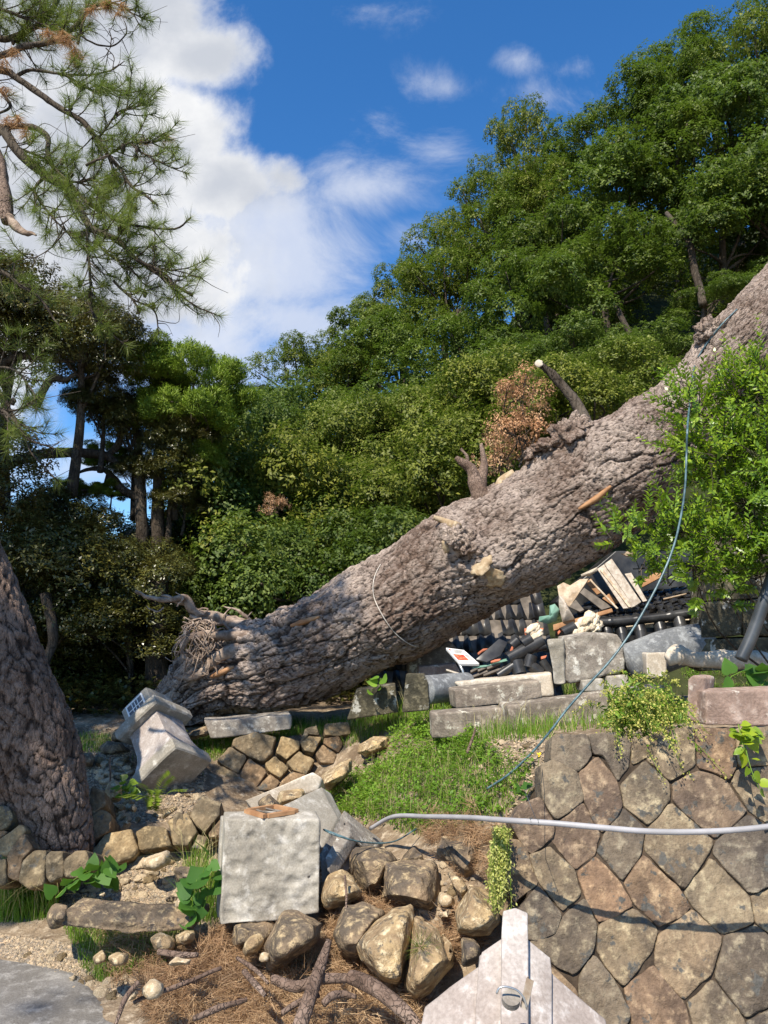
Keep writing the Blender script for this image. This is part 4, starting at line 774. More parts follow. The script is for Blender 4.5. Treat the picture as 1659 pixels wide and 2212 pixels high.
for c in cones[:34]: mk('cone', *blob(Vector(c)+Vector((0, 0, -.02)), .017, (0, 0, 1), (.8, .8, 1.2), 3, 6, .5), M['bark_dark'], pine)
limb('broken_limb', [(-60,270,4.5),(-14,330,4.45),(-2,390,4.42),(8,440,4.4),(18,480,4.4)], [.03, .05, .055, .05, .04], parent=pine, mat='bark_branch')
limb('torn_end', [(22,470,4.39),(34,490,4.37),(55,500,4.36),(80,512,4.35)], [.036, .030, .018, .006], parent=pine, mat='root', jit=.02)
# ---------------------------------------------------------------- cut and broken stones
def rough_up(bm, step, amp, sd, amp2=0., rough_face=None):
    for _ in range(7):
        L = [e for e in bm.edges if e.calc_length() > step]
        if not L or len(bm.verts) > 9000: break
        bmesh.ops.subdivide_edges(bm, edges=L, cuts=1); bmesh.ops.triangulate(bm, faces=[f for f in bm.faces if len(f.verts) > 4])
    bmesh.ops.triangulate(bm, faces=bm.faces); bm.normal_update()
    mv = []
    for v in bm.verts:
        p = v.co+Vector((sd*3.1, sd*1.7, 0)); h = amp*noise.fractal(p*7, 1, 2, 3)+amp2*noise.fractal(p*2.2, 1, 2, 2)
        if rough_face is not None:
            k = max(0, v.normal.dot(rough_face)); h += k*k*(.014*noise.fractal(p*3.2, 1, 2, 3)+.012*noise.fractal(p*20, 1, 2, 4))
        mv.append(v.normal*h)
    for v, d in zip(bm.verts, mv): v.co += d
def from_bm(name, bm, mat, parent=None, smooth=True):
    V = np.array([v.co[:] for v in bm.verts]); bm.verts.index_update(); Fc = [[v.index for v in f.verts] for f in bm.faces]; bm.free(); return mk(name, V, Fc, mat, parent, smooth)
def prism_bm(pts, ext, bevel=.008):
    bm = bmesh.new(); n = len(pts); a = [bm.verts.new(p) for p in pts]; e = [ext]*n if isinstance(ext, (Vector, tuple)) else ext; b = [bm.verts.new(Vector(p)+Vector(q)) for p, q in zip(pts, e)]
    bm.faces.new(a); bm.faces.new(b[::-1])
    for i in range(n): bm.faces.new((a[i], b[i], b[(i+1) % n], a[(i+1) % n]))
    bmesh.ops.recalc_face_normals(bm, faces=bm.faces)
    if bevel: bmesh.ops.bevel(bm, geom=list(bm.edges), offset=bevel, segments=2, affect='EDGES', profile=.6)
    return bm
def slab(name, label, cat_, poly, ext, mat, bevel=.01, step=.035, amp=.004, amp2=.006, sd=1, parent=None, rf=None, group=None):
    """poly = front outline [(px,py,Y)...], ext = world vector into depth"""
    bm = prism_bm([at(*p) for p in poly], ext, bevel); rough_up(bm, step, amp, sd, amp2, Vector(rf).normalized() if rf else None)
    o = from_bm(name, bm, mat, parent)
    if label: tag(o, label, cat_, group)
    return o
def rock(name, label, poly, Yc, mat, sd, dep=.16, front=.55, off=(0, 0), cat_='boulder', group=None, tilt=.35):
    """traced silhouette at mid depth, smaller faceted front and back, then broken up"""
    bm = bmesh.new(); rg = random.Random(sd); cx = sum(p[0] for p in poly)/len(poly); cy = sum(p[1] for p in poly)/len(poly)
    for px, py in poly:
        bm.verts.new(at(px, py, Yc+rg.uniform(-.02, .03)+(cy-py)*.0004))
        f = front+rg.uniform(-.1, .1); bm.verts.new(at(cx+(px-cx)*f+off[0], cy+(py-cy)*f+off[1], Yc-dep*rg.uniform(.75, 1.05)+(cy-py)*tilt*.0022))
        f = .7+rg.uniform(-.1, .1); bm.verts.new(at(cx+(px-cx)*f, cy+(py-cy)*f, Yc+dep*1.1))
    h = bmesh.ops.convex_hull(bm, input=bm.verts); bmesh.ops.delete(bm, geom=list({g for g in h['geom_interior']+h['geom_unused'] if isinstance(g, bmesh.types.BMVert)}), context='VERTS')
    bmesh.ops.dissolve_limit(bm, angle_limit=.22, verts=bm.verts, edges=bm.edges)
    bmesh.ops.bevel(bm, geom=list(bm.edges), offset=.005, segments=1, affect='EDGES', profile=.6, clamp_overlap=True)
    rough_up(bm, .018, .016, sd, .028); o = from_bm(name, bm, M[mat]); return tag(o, label, cat_, group)
V3 = Vector
def XY(L, crop, Y): return [(x, y, Y) for x, y in A(L, *crop)]
# --- centre block on its side: rough face and moulded layers behind
cb_ = thing('granite_pedestal', 'large square rough granite pedestal lying on its side with a small wooden frame on top', 'stone block', at(585, 2000, 3.9))
FP = [(486,1770,3.80),(560,1768,3.80),(693,1769,3.82),(692,1870,3.80),(691,1974,3.78),(600,1990,3.78),(475,2001,3.76),(479,1880,3.78)]
slab('base', 0, 0, FP, V3((-.035, .13, .010)), M['granite'], .012, .018, .004, .006, 3, cb_, (0, -1, .1))
def inset(P, f, dY, dx=0, dy=0): cx = sum(p[0] for p in P)/len(P); cy = sum(p[1] for p in P)/len(P); return [(cx+(x-cx)*f+dx, cy+(y-cy)*f+dy, Y+dY) for x, y, Y in P]
slab('moulding', 0, 0, inset(FP, .93, .135, -14, -8), V3((-.02, .06, .006)), M['granite'], .008, .04, .003, .003, 4, cb_)
slab('moulding', 0, 0, inset(FP, .91, .20, -14, -8), V3((-.02, .07, .006)), M['granite'], .008, .04, .003, .003, 5, cb_)
slab('shaft', 0, 0, inset(FP, .87, .275, -13, -9), V3((-.03, .14, .008)), M['granite'], .008, .04, .003, .003, 6, cb_)
fr = thing('wooden_frame', 'small square wooden lattice frame lying flat on the granite pedestal', 'frame', at(585, 1768, 3.86))
fc = [at(531, 1757, 3.90), at(592, 1747, 4.02), at(641, 1758, 3.90), at(572, 1769, 3.80)]
for i in range(4):
    a, b = fc[i], fc[(i+1) % 4]; d = (b-a); mb = MB(); X = d.normalized(); Yv = V3((0, 0, 1)).cross(X).normalized(); m = Matrix((X, Yv, X.cross(Yv))).transposed()
    mb.box((a+b)/2+V3((0, 0, .012)), d.length-(.0 if i % 2 else .03), .022, .018, m); mb.build('rail', M['plank_red'], fr, smooth=False)
for t in (.33, .66):
    a = fc[0].lerp(fc[1], t); b = fc[3].lerp(fc[2], t); mb = MB(); mb.tube([a+V3((0, 0, .01)), b+V3((0, 0, .01))], .005, 4); mb.build('bar', M['plank_dark'], fr, smooth=False)
slab('frame_panel', 0, 0, [(548,1759,3.9),(592,1750,3.98),(606,1755,3.93),(573,1764,3.85)], V3((0, 0, -.006)), M['plank_dark'], .001, .2, 0, 0, 3, fr)
# --- slabs leaning behind it
slab('granite_slab', 'long pale granite slab edge rising to the right behind the pedestal', 'stone slab', XY([(360,345),(735,195),(785,228),(765,290),(600,345),(540,392),(420,420)], SC, 5.0), V3((.02, .25, -.16)), M['cream'], .01, .03, sd=7)
slab('granite_slab', 'smooth grey granite slab leaning with its corner up behind the pedestal', 'stone slab', [(x, y, Y) for (x, y), Y in zip(A([(520,400),(782,275),(868,445),(790,600),(560,640)], *SC), (4.35, 4.75, 4.6, 4.3, 4.1))], V3((.05, .08, -.05)), M['granite'], .006, .04, .002, .003, 8)
slab('granite_slab', 'dark weathered corner of a moulded granite slab leaning right of the pedestal', 'stone slab', [(x, y, Y) for (x, y), Y in zip(A([(770,640),(905,400),(1115,565),(1030,640),(790,830)], *SC), (4.0, 4.35, 4.45, 4.2, 3.9))], V3((.04, .1, -.06)), M['granite_dirty'], .006, .03, .003, .004, 9)
slab('granite_slab', 'narrow inner granite step lying on the dark moulded corner slab', 'stone slab', [(x, y, Y) for (x, y), Y in zip(A([(800,660),(925,455),(1065,570),(1010,600),(940,540),(815,730)], *SC), (3.94, 4.27, 4.35, 4.2, 4.15, 3.86))], V3((.03, .04, -.05)), M['granite_dirty'], .005, .03, .003, .004, 10)
# --- fallen lantern at the left
a_ = V3((-.5, .6, .62)).normalized(); b_ = V3((.6, .967, -.45)); b_ = (b_-a_*b_.dot(a_)).normalized(); c_ = a_.cross(b_)
org = at(378, 1672, 5.75); lt = thing('stone_lantern', 'pale stone lantern toppled on its side left of the curved wall, lattice window up', 'stone lantern', at(375, 1735, 5.7))
def lathe4(prof, rnd=.012, step=.03, mat='granite', name='pedestal', sd=1, sub=6):
    mb = MB(); V = []; n = sub*4
    for t, h in prof:
        for k in range(4):
            c0 = [(-1, -1), (1, -1), (1, 1), (-1, 1)][k]; c1 = [(-1, -1), (1, -1), (1, 1), (-1, 1)][(k+1) % 4]
            for j in range(sub):
                f = j/sub; u = c0[0]*(1-f)+c1[0]*f; v = c0[1]*(1-f)+c1[1]*f; q = (1-.035*(j == 0)); V.append(org+a_*t+b_*u*h*q+c_*v*h*q)
    m = len(prof); Fc = [[i*n+j, i*n+(j+1) % n, (i+1)*n+(j+1) % n, (i+1)*n+j] for i in range(m-1) for j in range(n)]+[list(range(n))[::-1], [(m-1)*n+j for j in range(n)]]
    V = np.array([v[:] for v in V]); V = V+.004*np.stack([fbm(V*14+k*3, 3, sd) for k in range(3)], 1); mb.add(V, Fc); return mb.build(name, M[mat], lt, smooth=False)
lathe4([(0, .17), (0, .195), (.012, .205), (.085, .205), (.10, .198)], name='base', sd=1)
lathe4([(.10, .195), (.12, .185), (.15, .172), (.19, .16), (.25, .150), (.33, .146), (.42, .146), (.45, .150)], name='shaft', mat='pink', sd=2)
lathe4([(.45, .16), (.455, .20), (.47, .212), (.53, .212), (.545, .205), (.55, .17)], name='platform', sd=3)
lathe4([(.55, .138), (.555, .140), (.72, .140), (.74, .125)], name='fire_box', sd=4)
wb = MB(); dk = MB(); W0 = org-b_*.143; m3 = Matrix((a_, c_, b_)).transposed()
dk.box(W0+a_*.638+b_*.006, .12, .15, .012, m3); dk.build('window_opening', M['ink'], lt, smooth=False)  # dark panel: the shade inside the window is painted on it
for t in (-.062, .062): wb.box(W0+a_*(.638+t), .012, .17, .012, m3)
for t in (-.08, .08): wb.box(W0+a_*.638+c_*t, .112, .011, .012, m3)
for t in (-.028, 0, .028): wb.box(W0+a_*.638+c_*t, .112, .006, .008, m3)
wb.box(W0+a_*.638, .006, .148, .010, m3); wb.build('window_lattice', M['white'], lt, smooth=False)
# --- lantern roof in the foreground
kr = thing('lantern_roof', 'pinkish granite lantern roof with a raised ridge lying in the bottom foreground', 'stone lantern roof', at(1110, 2212, 2.6))
def kp(L, up=0): 
    out = []
    for x, y in A(L, *SB):
        Y_ = 3.02-(y-1980)/300*.34; up_k = -.10*abs(x-1110.9)/207; out.append(at(x, y, Y_)+V3((0, -.5, .8)).normalized()*(up+(up_k if up < .04 else 0)))
    return out
def kslab(name, L, up, th_, sd, bev=.008):
    bm = prism_bm(kp(L, up), V3((0, .5, -.8)).normalized()*th_, bev); rough_up(bm, .05, .002, sd, .003); return from_bm(name, bm, M['pink'], kr)
kslab('roof_slope', [(495,464),(432,462),(335,505),(345,548),(200,620),(88,690),(55,860),(0,1060),(495,1060)], 0, .16, 1); kslab('roof_slope', [(495,464),(556,466),(665,525),(672,580),(930,742),(950,870),(960,1060),(495,1060)], 0, .16, 7)
kslab('upper_tier', [(495,466),(432,464),(345,505),(330,560),(300,1060),(495,1060)], .018, .017, 2, .004); kslab('upper_tier', [(495,466),(556,468),(663,530),(670,600),(672,1060),(495,1060)], .018, .017, 8, .004)
kslab('ridge', [(434,470),(440,372),(497,357),(554,382),(556,560),(556,1060),(430,1060)], .045, .03, 3, .006)
mb = MB(); dc = at(*A([(472, 812)], *SB)[0], 2.62)+V3((0, -.04, .055)); mb.tube([dc, dc+V3((0, -.012, .02))], .028, 24); mb.build('round_cap', M['granite_dirty'], kr, smooth=False)
bk_ = thing('steel_bracket', 'bent rusty steel bracket with a round clamp resting on the lantern roof', 'bracket', dc+V3((.05, 0, 0)))
P = [at(x, y, 2.60)+V3((0, -.05, .06)) for x, y in A([(405,775),(420,748),(455,745),(500,762),(530,800),(540,840)], *SB)]; mk('clamp_ring', *tube(cat(P, 24), .0035, 6), M['metal'], bk_)
p0, p1 = [at(x, y, 2.62)+V3((0, -.05, .065)) for x, y in A([(558,718),(528,850)], *SB)]; mb = MB(); X = (p1-p0).normalized(); N_ = V3((0, -.5, .85)).normalized(); Yv = N_.cross(X).normalized(); N_ = X.cross(Yv); mm = Matrix((X, Yv, N_)).transposed()
mb.box((p0+p1)/2, (p1-p0).length, .022, .004, mm); mb.box((p0+p1)/2+Yv*-.011-N_*.012, (p1-p0).length*.96, .003, .026, mm); mb.build('plate', M['rust'], bk_, smooth=False)
# --- slabs and posts on the terrace
SLABS = [('granite_block', 'squarish broken-faced granite block standing above the lichened slabs', 'stone block', [(x, y, 5.35) for x, y in A([(108,865),(250,855),(262,1230),(215,1240),(165,1235),(150,1100)], *SI)], V3((.10, .26, 0)), 'granite', (0, -1, 0)),
 ('granite_block', 'darker broken half of the granite block leaning against it on the right', 'stone block', [(x, y, 5.38) for x, y in A([(252,852),(480,815),(690,822),(735,900),(740,1120),(500,1180),(300,1230),(262,1200)], *SI)], V3((.02, .30, .01)), 'granite_dirty', (0, -1, 0)),
 ('stone_slab', 'cream coloured smooth fallen pillar lying behind the lichened slab', 'stone pillar', [(x, y, 5.5) for x, y in A([(240,930),(1300,835),(1330,1080),(860,1100),(320,1010)], *SH)], V3((.05, .28, .0)), 'cream', None),
 ('stone_slab', 'lichen-spotted grey slab lying above the long one', 'stone slab', [(x, y, 5.2) for x, y in A([(245,1015),(700,960),(1190,910),(1205,1100),(840,1165),(265,1225)], *SH)], V3((-.02, .24, .0)), 'lichen', None),
 ('stone_slab', 'long lichened kerb slab rising to the right in the grass', 'stone slab', [(x, y, Y_) for (x, y), Y_ in zip(A([(380,225),(1150,125),(1170,220),(830,330),(395,350)], *SA), (4.85, 4.95, 4.95, 4.9, 4.85))], V3((-.03, .2, .0)), 'lichen', None),
 ('stone_slab', 'short lichened slab left of the long kerb slab with a white patch', 'stone slab', [(x, y, 4.98) for x, y in A([(0,265),(378,232),(395,375),(0,385)], *SA)], V3((0, .2, 0)), 'lichen', None),
 ('stone_post', 'squat buff stone post left of the log-shaped stone', 'stone post', [(x, y, 5.2) for x, y in A([(920,975),(1085,965),(1095,1155),(1088,1180),(930,1190)], *SI)], V3((.02, .16, 0)), 'cream', None),
 ('stone_post', 'reddish stone post with a chipped top at the end of the reddish kerb', 'stone post', [(x, y, 3.85) for x, y in A([(1262,95),(1285,72),(1350,84),(1350,320),(1255,300)], *SA)], V3((.085, .09, .0)), 'redstone', None),
 ('stone_slab', 'reddish kerb slab running off the right edge above the retaining wall', 'stone slab', [(x, y, 3.75) for x, y in A([(1352,150),(1800,140),(1800,330),(1352,325)], *SA)], V3((0, .16, 0)), 'redstone', None),
 ('stone_slab', 'grey concrete-like slab lying in the grass at the foot of the fallen trunk', 'stone slab', [(x, y, Y_) for (x, y), Y_ in zip(A([(835,1330),(1000,1320),(1555,1275),(1560,1360),(1550,1400),(890,1470)], *SG), (6.3, 6.3, 6.35, 6.35, 6.35, 6.28))], V3((-.05, .22, .01)), 'granite_dirty', None),
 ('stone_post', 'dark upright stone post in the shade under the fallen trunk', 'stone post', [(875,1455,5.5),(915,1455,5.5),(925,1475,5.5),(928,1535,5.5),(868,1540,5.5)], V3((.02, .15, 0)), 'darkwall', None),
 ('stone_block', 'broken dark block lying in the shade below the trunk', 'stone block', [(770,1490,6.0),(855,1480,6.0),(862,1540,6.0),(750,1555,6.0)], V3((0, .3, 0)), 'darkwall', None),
 ('stone_block', 'small light block lying under the granite block', 'stone block', [(x, y, 5.3) for x, y in A([(400,1195),(575,1185),(590,1290),(400,1300)], *SI)], V3((0, .2, 0)), 'granite', None),
 ('stone_block', 'second small light block right under the granite block', 'stone block', [(x, y, 5.35) for x, y in A([(605,1165),(770,1155),(790,1280),(600,1290)], *SI)], V3((0, .2, 0)), 'granite', None),
 ('stone_block', 'buff block stack behind the dark post below the trunk', 'stone block', [(880,1420,6.9),(970,1385,6.9),(985,1400,6.9),(985,1480,6.9),(880,1480,6.9)], V3((0, .3, 0)), 'lichen', None),
 ('stone_block', 'brown weathered block low behind the information sign', 'stone block', [(905,1440,6.6),(985,1432,6.6),(1010,1480,6.6),(900,1480,6.6)], V3((0, .2, 0)), 'redstone', None)]
for i, (n_, lab, c0, poly, ext, mt, rf) in enumerate(SLABS): slab(n_, lab, c0, poly, ext, M[mt], .012, .035, .005, .008, 20+i, rf=rf)
def cyl(name, label, cat_, L, r, mat, seg=28, n=40, jit=.004):
    P = frompx(L, n); rr = np.interp(np.linspace(0, 1, n), np.linspace(0, 1, len(r)), r); V, Fc = tube(P, rr, seg); V = V+jit*np.stack([fbm(V*9+k*5, 3, 9) for k in range(3)], 1); return tag(mk(name, V, Fc, M[mat]), label, cat_)
cyl('stone_pillar', 'round grey pillar lying below the row of black round tiles', 'stone pillar', [(1352,1440,5.45),(1440,1405,5.5),(1525,1385,5.55)], [.145, .145, .135], 'concrete')
cyl('stone_pillar', 'dark round pillar end in the shade left of the lichened slab', 'stone pillar', [(920,1490,5.55),(1010,1482,5.75)], [.10, .10], 'concrete')
cyl('carved_stone', 'log-shaped yellowish stone with a knobbly left end lying in the weeds', 'carved stone', [(1440,1425,5.0),(1465,1412,5.0),(1500,1424,5.0),(1560,1424,5.0),(1640,1428,4.95),(1690,1432,4.9)], [.035, .065, .045, .06, .055, .05], 'cream', jit=.02)
cyl('drain_pipe', 'black plastic pipe leaning up beside the shaded wall at the right edge', 'pipe', [(1600,1425,4.3),(1625,1370,4.3),(1650,1300,4.3),(1690,1180,4.3)], [.034, .034, .034, .034], 'blackpipe', jit=.001)
# shaded block wall at the right
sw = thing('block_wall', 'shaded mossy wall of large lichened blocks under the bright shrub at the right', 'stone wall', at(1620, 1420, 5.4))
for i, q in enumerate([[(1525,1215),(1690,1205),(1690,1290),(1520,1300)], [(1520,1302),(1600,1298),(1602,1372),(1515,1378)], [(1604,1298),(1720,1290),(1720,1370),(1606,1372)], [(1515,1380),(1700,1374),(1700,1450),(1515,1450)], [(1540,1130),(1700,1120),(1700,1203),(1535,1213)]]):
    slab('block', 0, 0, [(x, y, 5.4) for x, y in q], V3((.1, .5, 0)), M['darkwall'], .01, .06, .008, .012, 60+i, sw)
at_true = at
# ---------------------------------------------------------------- collapsed tiled roof and debris
ro = thing('collapsed_roof', 'collapsed black glazed tile roof crushed under the fallen trunk', 'roof', at(1100, 1450, 7.2))
def tilefield(name, p00, p10, p01, rows, cols, parent, mat='tile', lift=.02):
    """pan tiles: p00 lower-left, p10 lower-right, p01 upper-left"""
    p00, p10, p01 = map(np.array, (p00, p10, p01)); n = np.cross(p10-p00, p01-p00); n /= np.linalg.norm(n); V = []; Fc = []; k = 0; m = 6; up = unit(p01-p00)
    for r in range(rows):
        for c in range(cols):
            if vnoise(np.array([[c*1.3, r*1.7, 9.]]), 5)[0] > .62: continue
            jz = RNG.normal(0, .004); jt = RNG.normal(0, .006)
            for e, hh in ((0, lift), (1.12, .0)):
                for j in range(m+1):
                    u = (c+j/m)/cols; w_ = (r+e)/rows; prof = .016*math.cos(2*math.pi*(j/m))+.010*(j == m)
                    V.append(p00+(p10-p00)*u+(p01-p00)*w_+n*(hh+prof+jz+jt*e))
            V += [V[k+j]-n*.022 for j in range(m+1)]
            Fc += [[k+j, k+j+1, k+m+1+j+1, k+m+1+j] for j in range(m)]+[[k+j, k+2*(m+1)+j, k+2*(m+1)+j+1, k+j+1] for j in range(m)]; k += 3*(m+1)
    return mk(name, V, Fc, M[mat], parent, smooth=True)
def base_sheet(pts, off, parent, name='roof_board', mat='plank_dark'):
    bm = prism_bm(pts, off, 0); return from_bm(name, bm, M[mat], parent, False)
a0, a1, a2 = at(800, 1530, 7.0), at(1215, 1475, 7.2), at(800, 1270, 8.0); a1 = V3((a1.x, 7.15, a0.z)); a2 = V3((a0.x, 8.0, 2.05))
tilefield('tile_slope', a0, a1, a2, 7, 15, ro); base_sheet([a0, a1, a1+(a2-a0), a2], V3((0, .06, -.05)), ro)
b0, b1, b2 = at(1200, 1362, 6.0), at(1545, 1320, 5.85), at(1290, 1295, 6.5); tilefield('tile_slope', b0+V3((0, 0, .02)), b1+V3((0, 0, .02)), b2, 6, 20, ro, lift=.028); base_sheet([b0, b1, b1+(b2-b0), b2], V3((0, .03, -.05)), ro)
P = frompx([(1290,1344,5.9),(1330,1343,5.88),(1420,1334,5.85),(1510,1322,5.8)], 60); V, Fc = tube(P, .036+.004*(np.arange(60) % 15 < 2), 18); mk('ridge_tube', V, Fc, M['tile'], ro)
for i, (x, y, Y_) in enumerate([(1312,1366,5.9),(1344,1372,5.88),(1384,1366,5.86),(1428,1362,5.84),(1470,1352,5.8),(1508,1346,5.78)]):
    for k, (dy, r) in enumerate(((0, .046), (24, .042))):
        p = at(x, y+dy, Y_-.01*k); mk('round_tile', *tube([p+V3((0, .03, .05)), p+V3((0, .0, 0)), p+V3((0, -.015, -.055))], [r, r, r*1.03], 26), M['tile'], ro, smooth=False)
    if i: p = at(x-21, y+18, Y_+.06); mb = MB(); mb.box(p, .075, .02, .17); mb.build('flat_tile', M['tile'], ro, smooth=False)
slab('plaster_strip', 0, 0, [(1290,1356,5.98),(1520,1334,5.88),(1520,1352,5.88),(1290,1372,5.98)], V3((0, .03, 0)), M['clay'], .003, .1, .003, .0, 3, ro)
slab('roof_void', 0, 0, [(1200,1300,7.6),(1330,1190,7.6),(1560,1190,7.6),(1560,1330,7.6),(1250,1345,7.6)], V3((0, .3, 0)), M['tile'], .01, .5, 0, 0, 3, ro)  # black slab stands in for the deep shade in the roof hollow
def at(px, py, Y_): return at_true(px, py, Y_ if Y_ > 7.3 else 5.74+.3*(Y_-5.95))
def plank(label, poly, mat, th_=.03, Y0=None, cat_='plank', name='broken_plank'): return slab(name, label, cat_, poly, V3((.01, th_, -.005)), M[mat], .003, .09, .001, .002, int(poly[0][0]) % 50)
PLK = [('wide grey plank leaning right in the heap under the trunk', [(580,250,6.8),(640,205,6.9),(880,560,6.5),(820,600,6.5)], 'plank'), ('narrow pale plank left of the wide grey one', [(520,290,6.85),(578,252,6.85),(820,598,6.5),(790,610,6.5),(735,615,6.5)], 'plank'),
 ('dark edge-on board between the leaning planks', [(545,300,6.8),(560,290,6.8),(800,600,6.45),(780,605,6.45)], 'wood_pale'), ('grey plank behind the wide one at the right', [(745,330,7.0),(800,320,7.0),(930,550,6.7),(895,560,6.7)], 'plank'),
 ('pale torn board with two joints pointing down under the trunk', [(195,430,6.7),(245,400,6.7),(300,425,6.7),(380,375,6.75),(452,370,6.75),(295,605,6.6),(210,520,6.65)], 'wood_pale'),
 ('dark plank slanting down to the right under the pale torn board', [(375,480,6.7),(410,440,6.75),(640,600,6.6),(560,625,6.55)], 'plank_dark'), ('red-brown board lying across the foot of the heap', [(160,745,6.3),(640,612,6.4),(650,640,6.38),(165,795,6.28)], 'plank_red'),
 ('orange-brown beam under the bright shrub', [(865,390,6.9),(1050,290,6.9),(1060,350,6.85),(890,440,6.85)], 'plank_red'), ('small reddish board behind the narrow lath', [(430,400,7.1),(470,370,7.1),(560,480,7.05),(520,500,7.05)], 'plank_red'),
 ('short orange board in the dark gap of the heap', [(560,530,6.9),(620,490,6.9),(700,560,6.85),(650,590,6.85)], 'plank_red'), ('thin lath standing slantwise in the heap', [(455,378,6.6),(468,372,6.6),(695,612,6.45),(680,618,6.45)], 'wood_pale'),
 ('pale grey board end under the leaves', [(715,160,6.9),(800,140,6.9),(860,175,6.9),(760,185,6.9)], 'wood_pale'), ('dark blade-shaped board below the pale torn board', [(290,600,6.6),(345,540,6.65),(415,625,6.5),(380,640,6.5)], 'plank_dark'),
 ('light lath lying on the tile slope at the right', [(1060,530,6.0),(1250,488,6.2),(1252,497,6.2),(1065,542,6.0)], 'wood_pale')]
for lab, q, mt in PLK: plank(lab, [(SI[0]+x*SI[2], SI[1]+y*SI[2], Y_) for x, y, Y_ in q], mt)
def sheet(name, label, cat_, poly, mat, bulge=.06, n=9, crop=SI, Y0=6.3):       # crumpled sheet
    P = np.array([at(*A([(x, y)], *crop)[0], Y_) for x, y, Y_ in poly]); c = P.mean(0); V = [c]; Fc = []; m = len(P); 
    for r in range(1, n+1):
        for k in range(m*5):
            a = P[(k//5) % m]; b = P[(k//5+1) % m]; p = a+(b-a)*((k % 5)/5); q = c+(p-c)*r/n; V.append(q+np.array([0, -bulge, 0])*(1-(r/n)**2)+.018*np.array([0, fbm(q[None]*12, 2, 3)[0], 0]))
    t = m*5; Fc += [[0, 1+k, 1+(k+1) % t] for k in range(t)]+[[1+(r-1)*t+k, 1+r*t+k, 1+r*t+(k+1) % t, 1+(r-1)*t+(k+1) % t] for r in range(1, n) for k in range(t)]
    V = np.array(V); nv = len(V); V2 = V+np.array([0, .008, 0]); Fc = Fc+[[i+nv for i in f[::-1]] for f in Fc]; o = mk(name, np.vstack([V, V2]), Fc, M[mat]); return tag(o, label, cat_)
sheet('grey_sheet', 'curved grey metal sheet folded like a cone in the debris', 'metal sheet', [(210,500,6.45),(240,520,6.4),(340,700,6.3),(240,725,6.3),(210,600,6.4)], 'plank', .08)
sheet('felt_scrap', 'grey-green rounded felt scrap left of the folded sheet', 'roofing felt', [(135,590,6.4),(175,575,6.4),(212,620,6.4),(190,720,6.4),(120,740,6.4),(45,720,6.4),(50,680,6.4),(130,690,6.4)], 'sheet_green', .05)
sheet('felt_scrap', 'pale green felt strip lying on the broken tiles', 'roofing felt', [(450,760,6.2),(560,740,6.2),(820,670,6.2),(830,695,6.15),(600,765,6.1),(440,785,6.15)], 'sheet_green', .02, crop=SH)
sheet('perforated_strip', 'white perforated strip wedged under the trunk', 'trim strip', [(390,335,6.9),(520,275,6.9),(520,310,6.9),(460,350,6.9),(395,350,6.9)], 'cream', .03)
def lump(name, label, cat_, L, crop, r, mat, Y_, n=7, sd=0):
    mb = MB()
    for k, (x, y) in enumerate(A(L, *crop)): mb.add(*blob(at(x, y, Y_+.03*(k % 3)), r*(.7+.5*((k*37) % 10)/10), (.3*(k % 3-1), -1, .4), (1.4, .8, .7), sd+k, n, .6))
    return tag(mb.build(name, M[mat]), label, cat_)
lump('clay_lump', 'pale cream clay lumps caught between broken red tiles left of the block', 'roof clay', [(1060,360),(1100,340),(1140,350),(1100,390),(1130,420),(1170,390),(1150,440)], SH, .035, 'clay', 6.15)
lump('clay_lump', 'big pale clay heap at the left end of the black ridge tiles', 'roof clay', [(400,720),(450,700),(500,710),(480,750),(390,790),(520,770),(440,770),(360,790)], SI, .05, 'clay', 6.15, sd=9)
# round and flat loose tiles
def half_tile(name, L, r, mat='tile'):
    P = frompx(L, 8); T0, A0, B0 = frames(P); V = []; Fc = []; m = 18; cam_ = np.array([0, 0, CAMZ])
    for i in range(8):
        f = unit(cam_-P[i]+[0, 0, 1.5]); f = unit(f-T0[i]*(f@T0[i])); s = np.cross(T0[i], f)
        for rr_ in (r, r-.012):
            for j in range(m+1): a = math.pi*j/m; V.append(P[i]+s*rr_*math.cos(a)+f*rr_*math.sin(a))
    w_ = m+1
    for i in range(7):
        for j in range(m):
            b = i*2*w_; Fc += [[b+j, b+j+1, b+2*w_+j+1, b+2*w_+j], [b+w_+j, b+w_+2*w_+j, b+w_+2*w_+j+1, b+w_+j+1]]
    for b in (0, 7*2*w_): Fc += [[b+j, b+j+1, b+w_+j+1, b+w_+j] for j in range(m)]
    return mk(name, V, Fc, M[mat], smooth=False)
HTL = [((830,680,6.05),(1200,480,6.2),.052,'black ridge tile run sloping up through the rubble'), ((960,840,5.95),(920,700,6.05),.05,'black round tile lying end on left of the block'), ((1050,770,6.0),(1085,640,6.05),.045,'black round tile standing tilted near the block'),
 ((840,620,6.1),(1240,540,6.15),.03,'thin black tile run with a pale underside'), ((1200,830,5.95),(1080,750,6.0),.04,'dull brown-black round tile beside the block'), ((1290,830,5.9),(1200,690,5.95),.03,'small dark tile leaning at the block corner'),
 ((980,520,6.1),(1080,460,6.15),.045,'black tile lying below the clay lumps'), ((860,540,6.1),(930,480,6.15),.04,'short black tile behind the dark panel'), ((1420,400,6.15),(1560,330,6.2),.045,'glossy black round tile left of the big clay heap'), ((720,860,5.95),(900,740,6.0),.03,'low black tile in front of the felt strip')]
for (a, b, r, lab) in HTL: tag(half_tile('round_roof_tile', [(SH[0]+a[0]*SH[2], SH[1]+a[1]*SH[2], a[2]), (SH[0]+b[0]*SH[2], SH[1]+b[1]*SH[2], b[2])], r), lab, 'roof tile', 'loose black roof tiles')
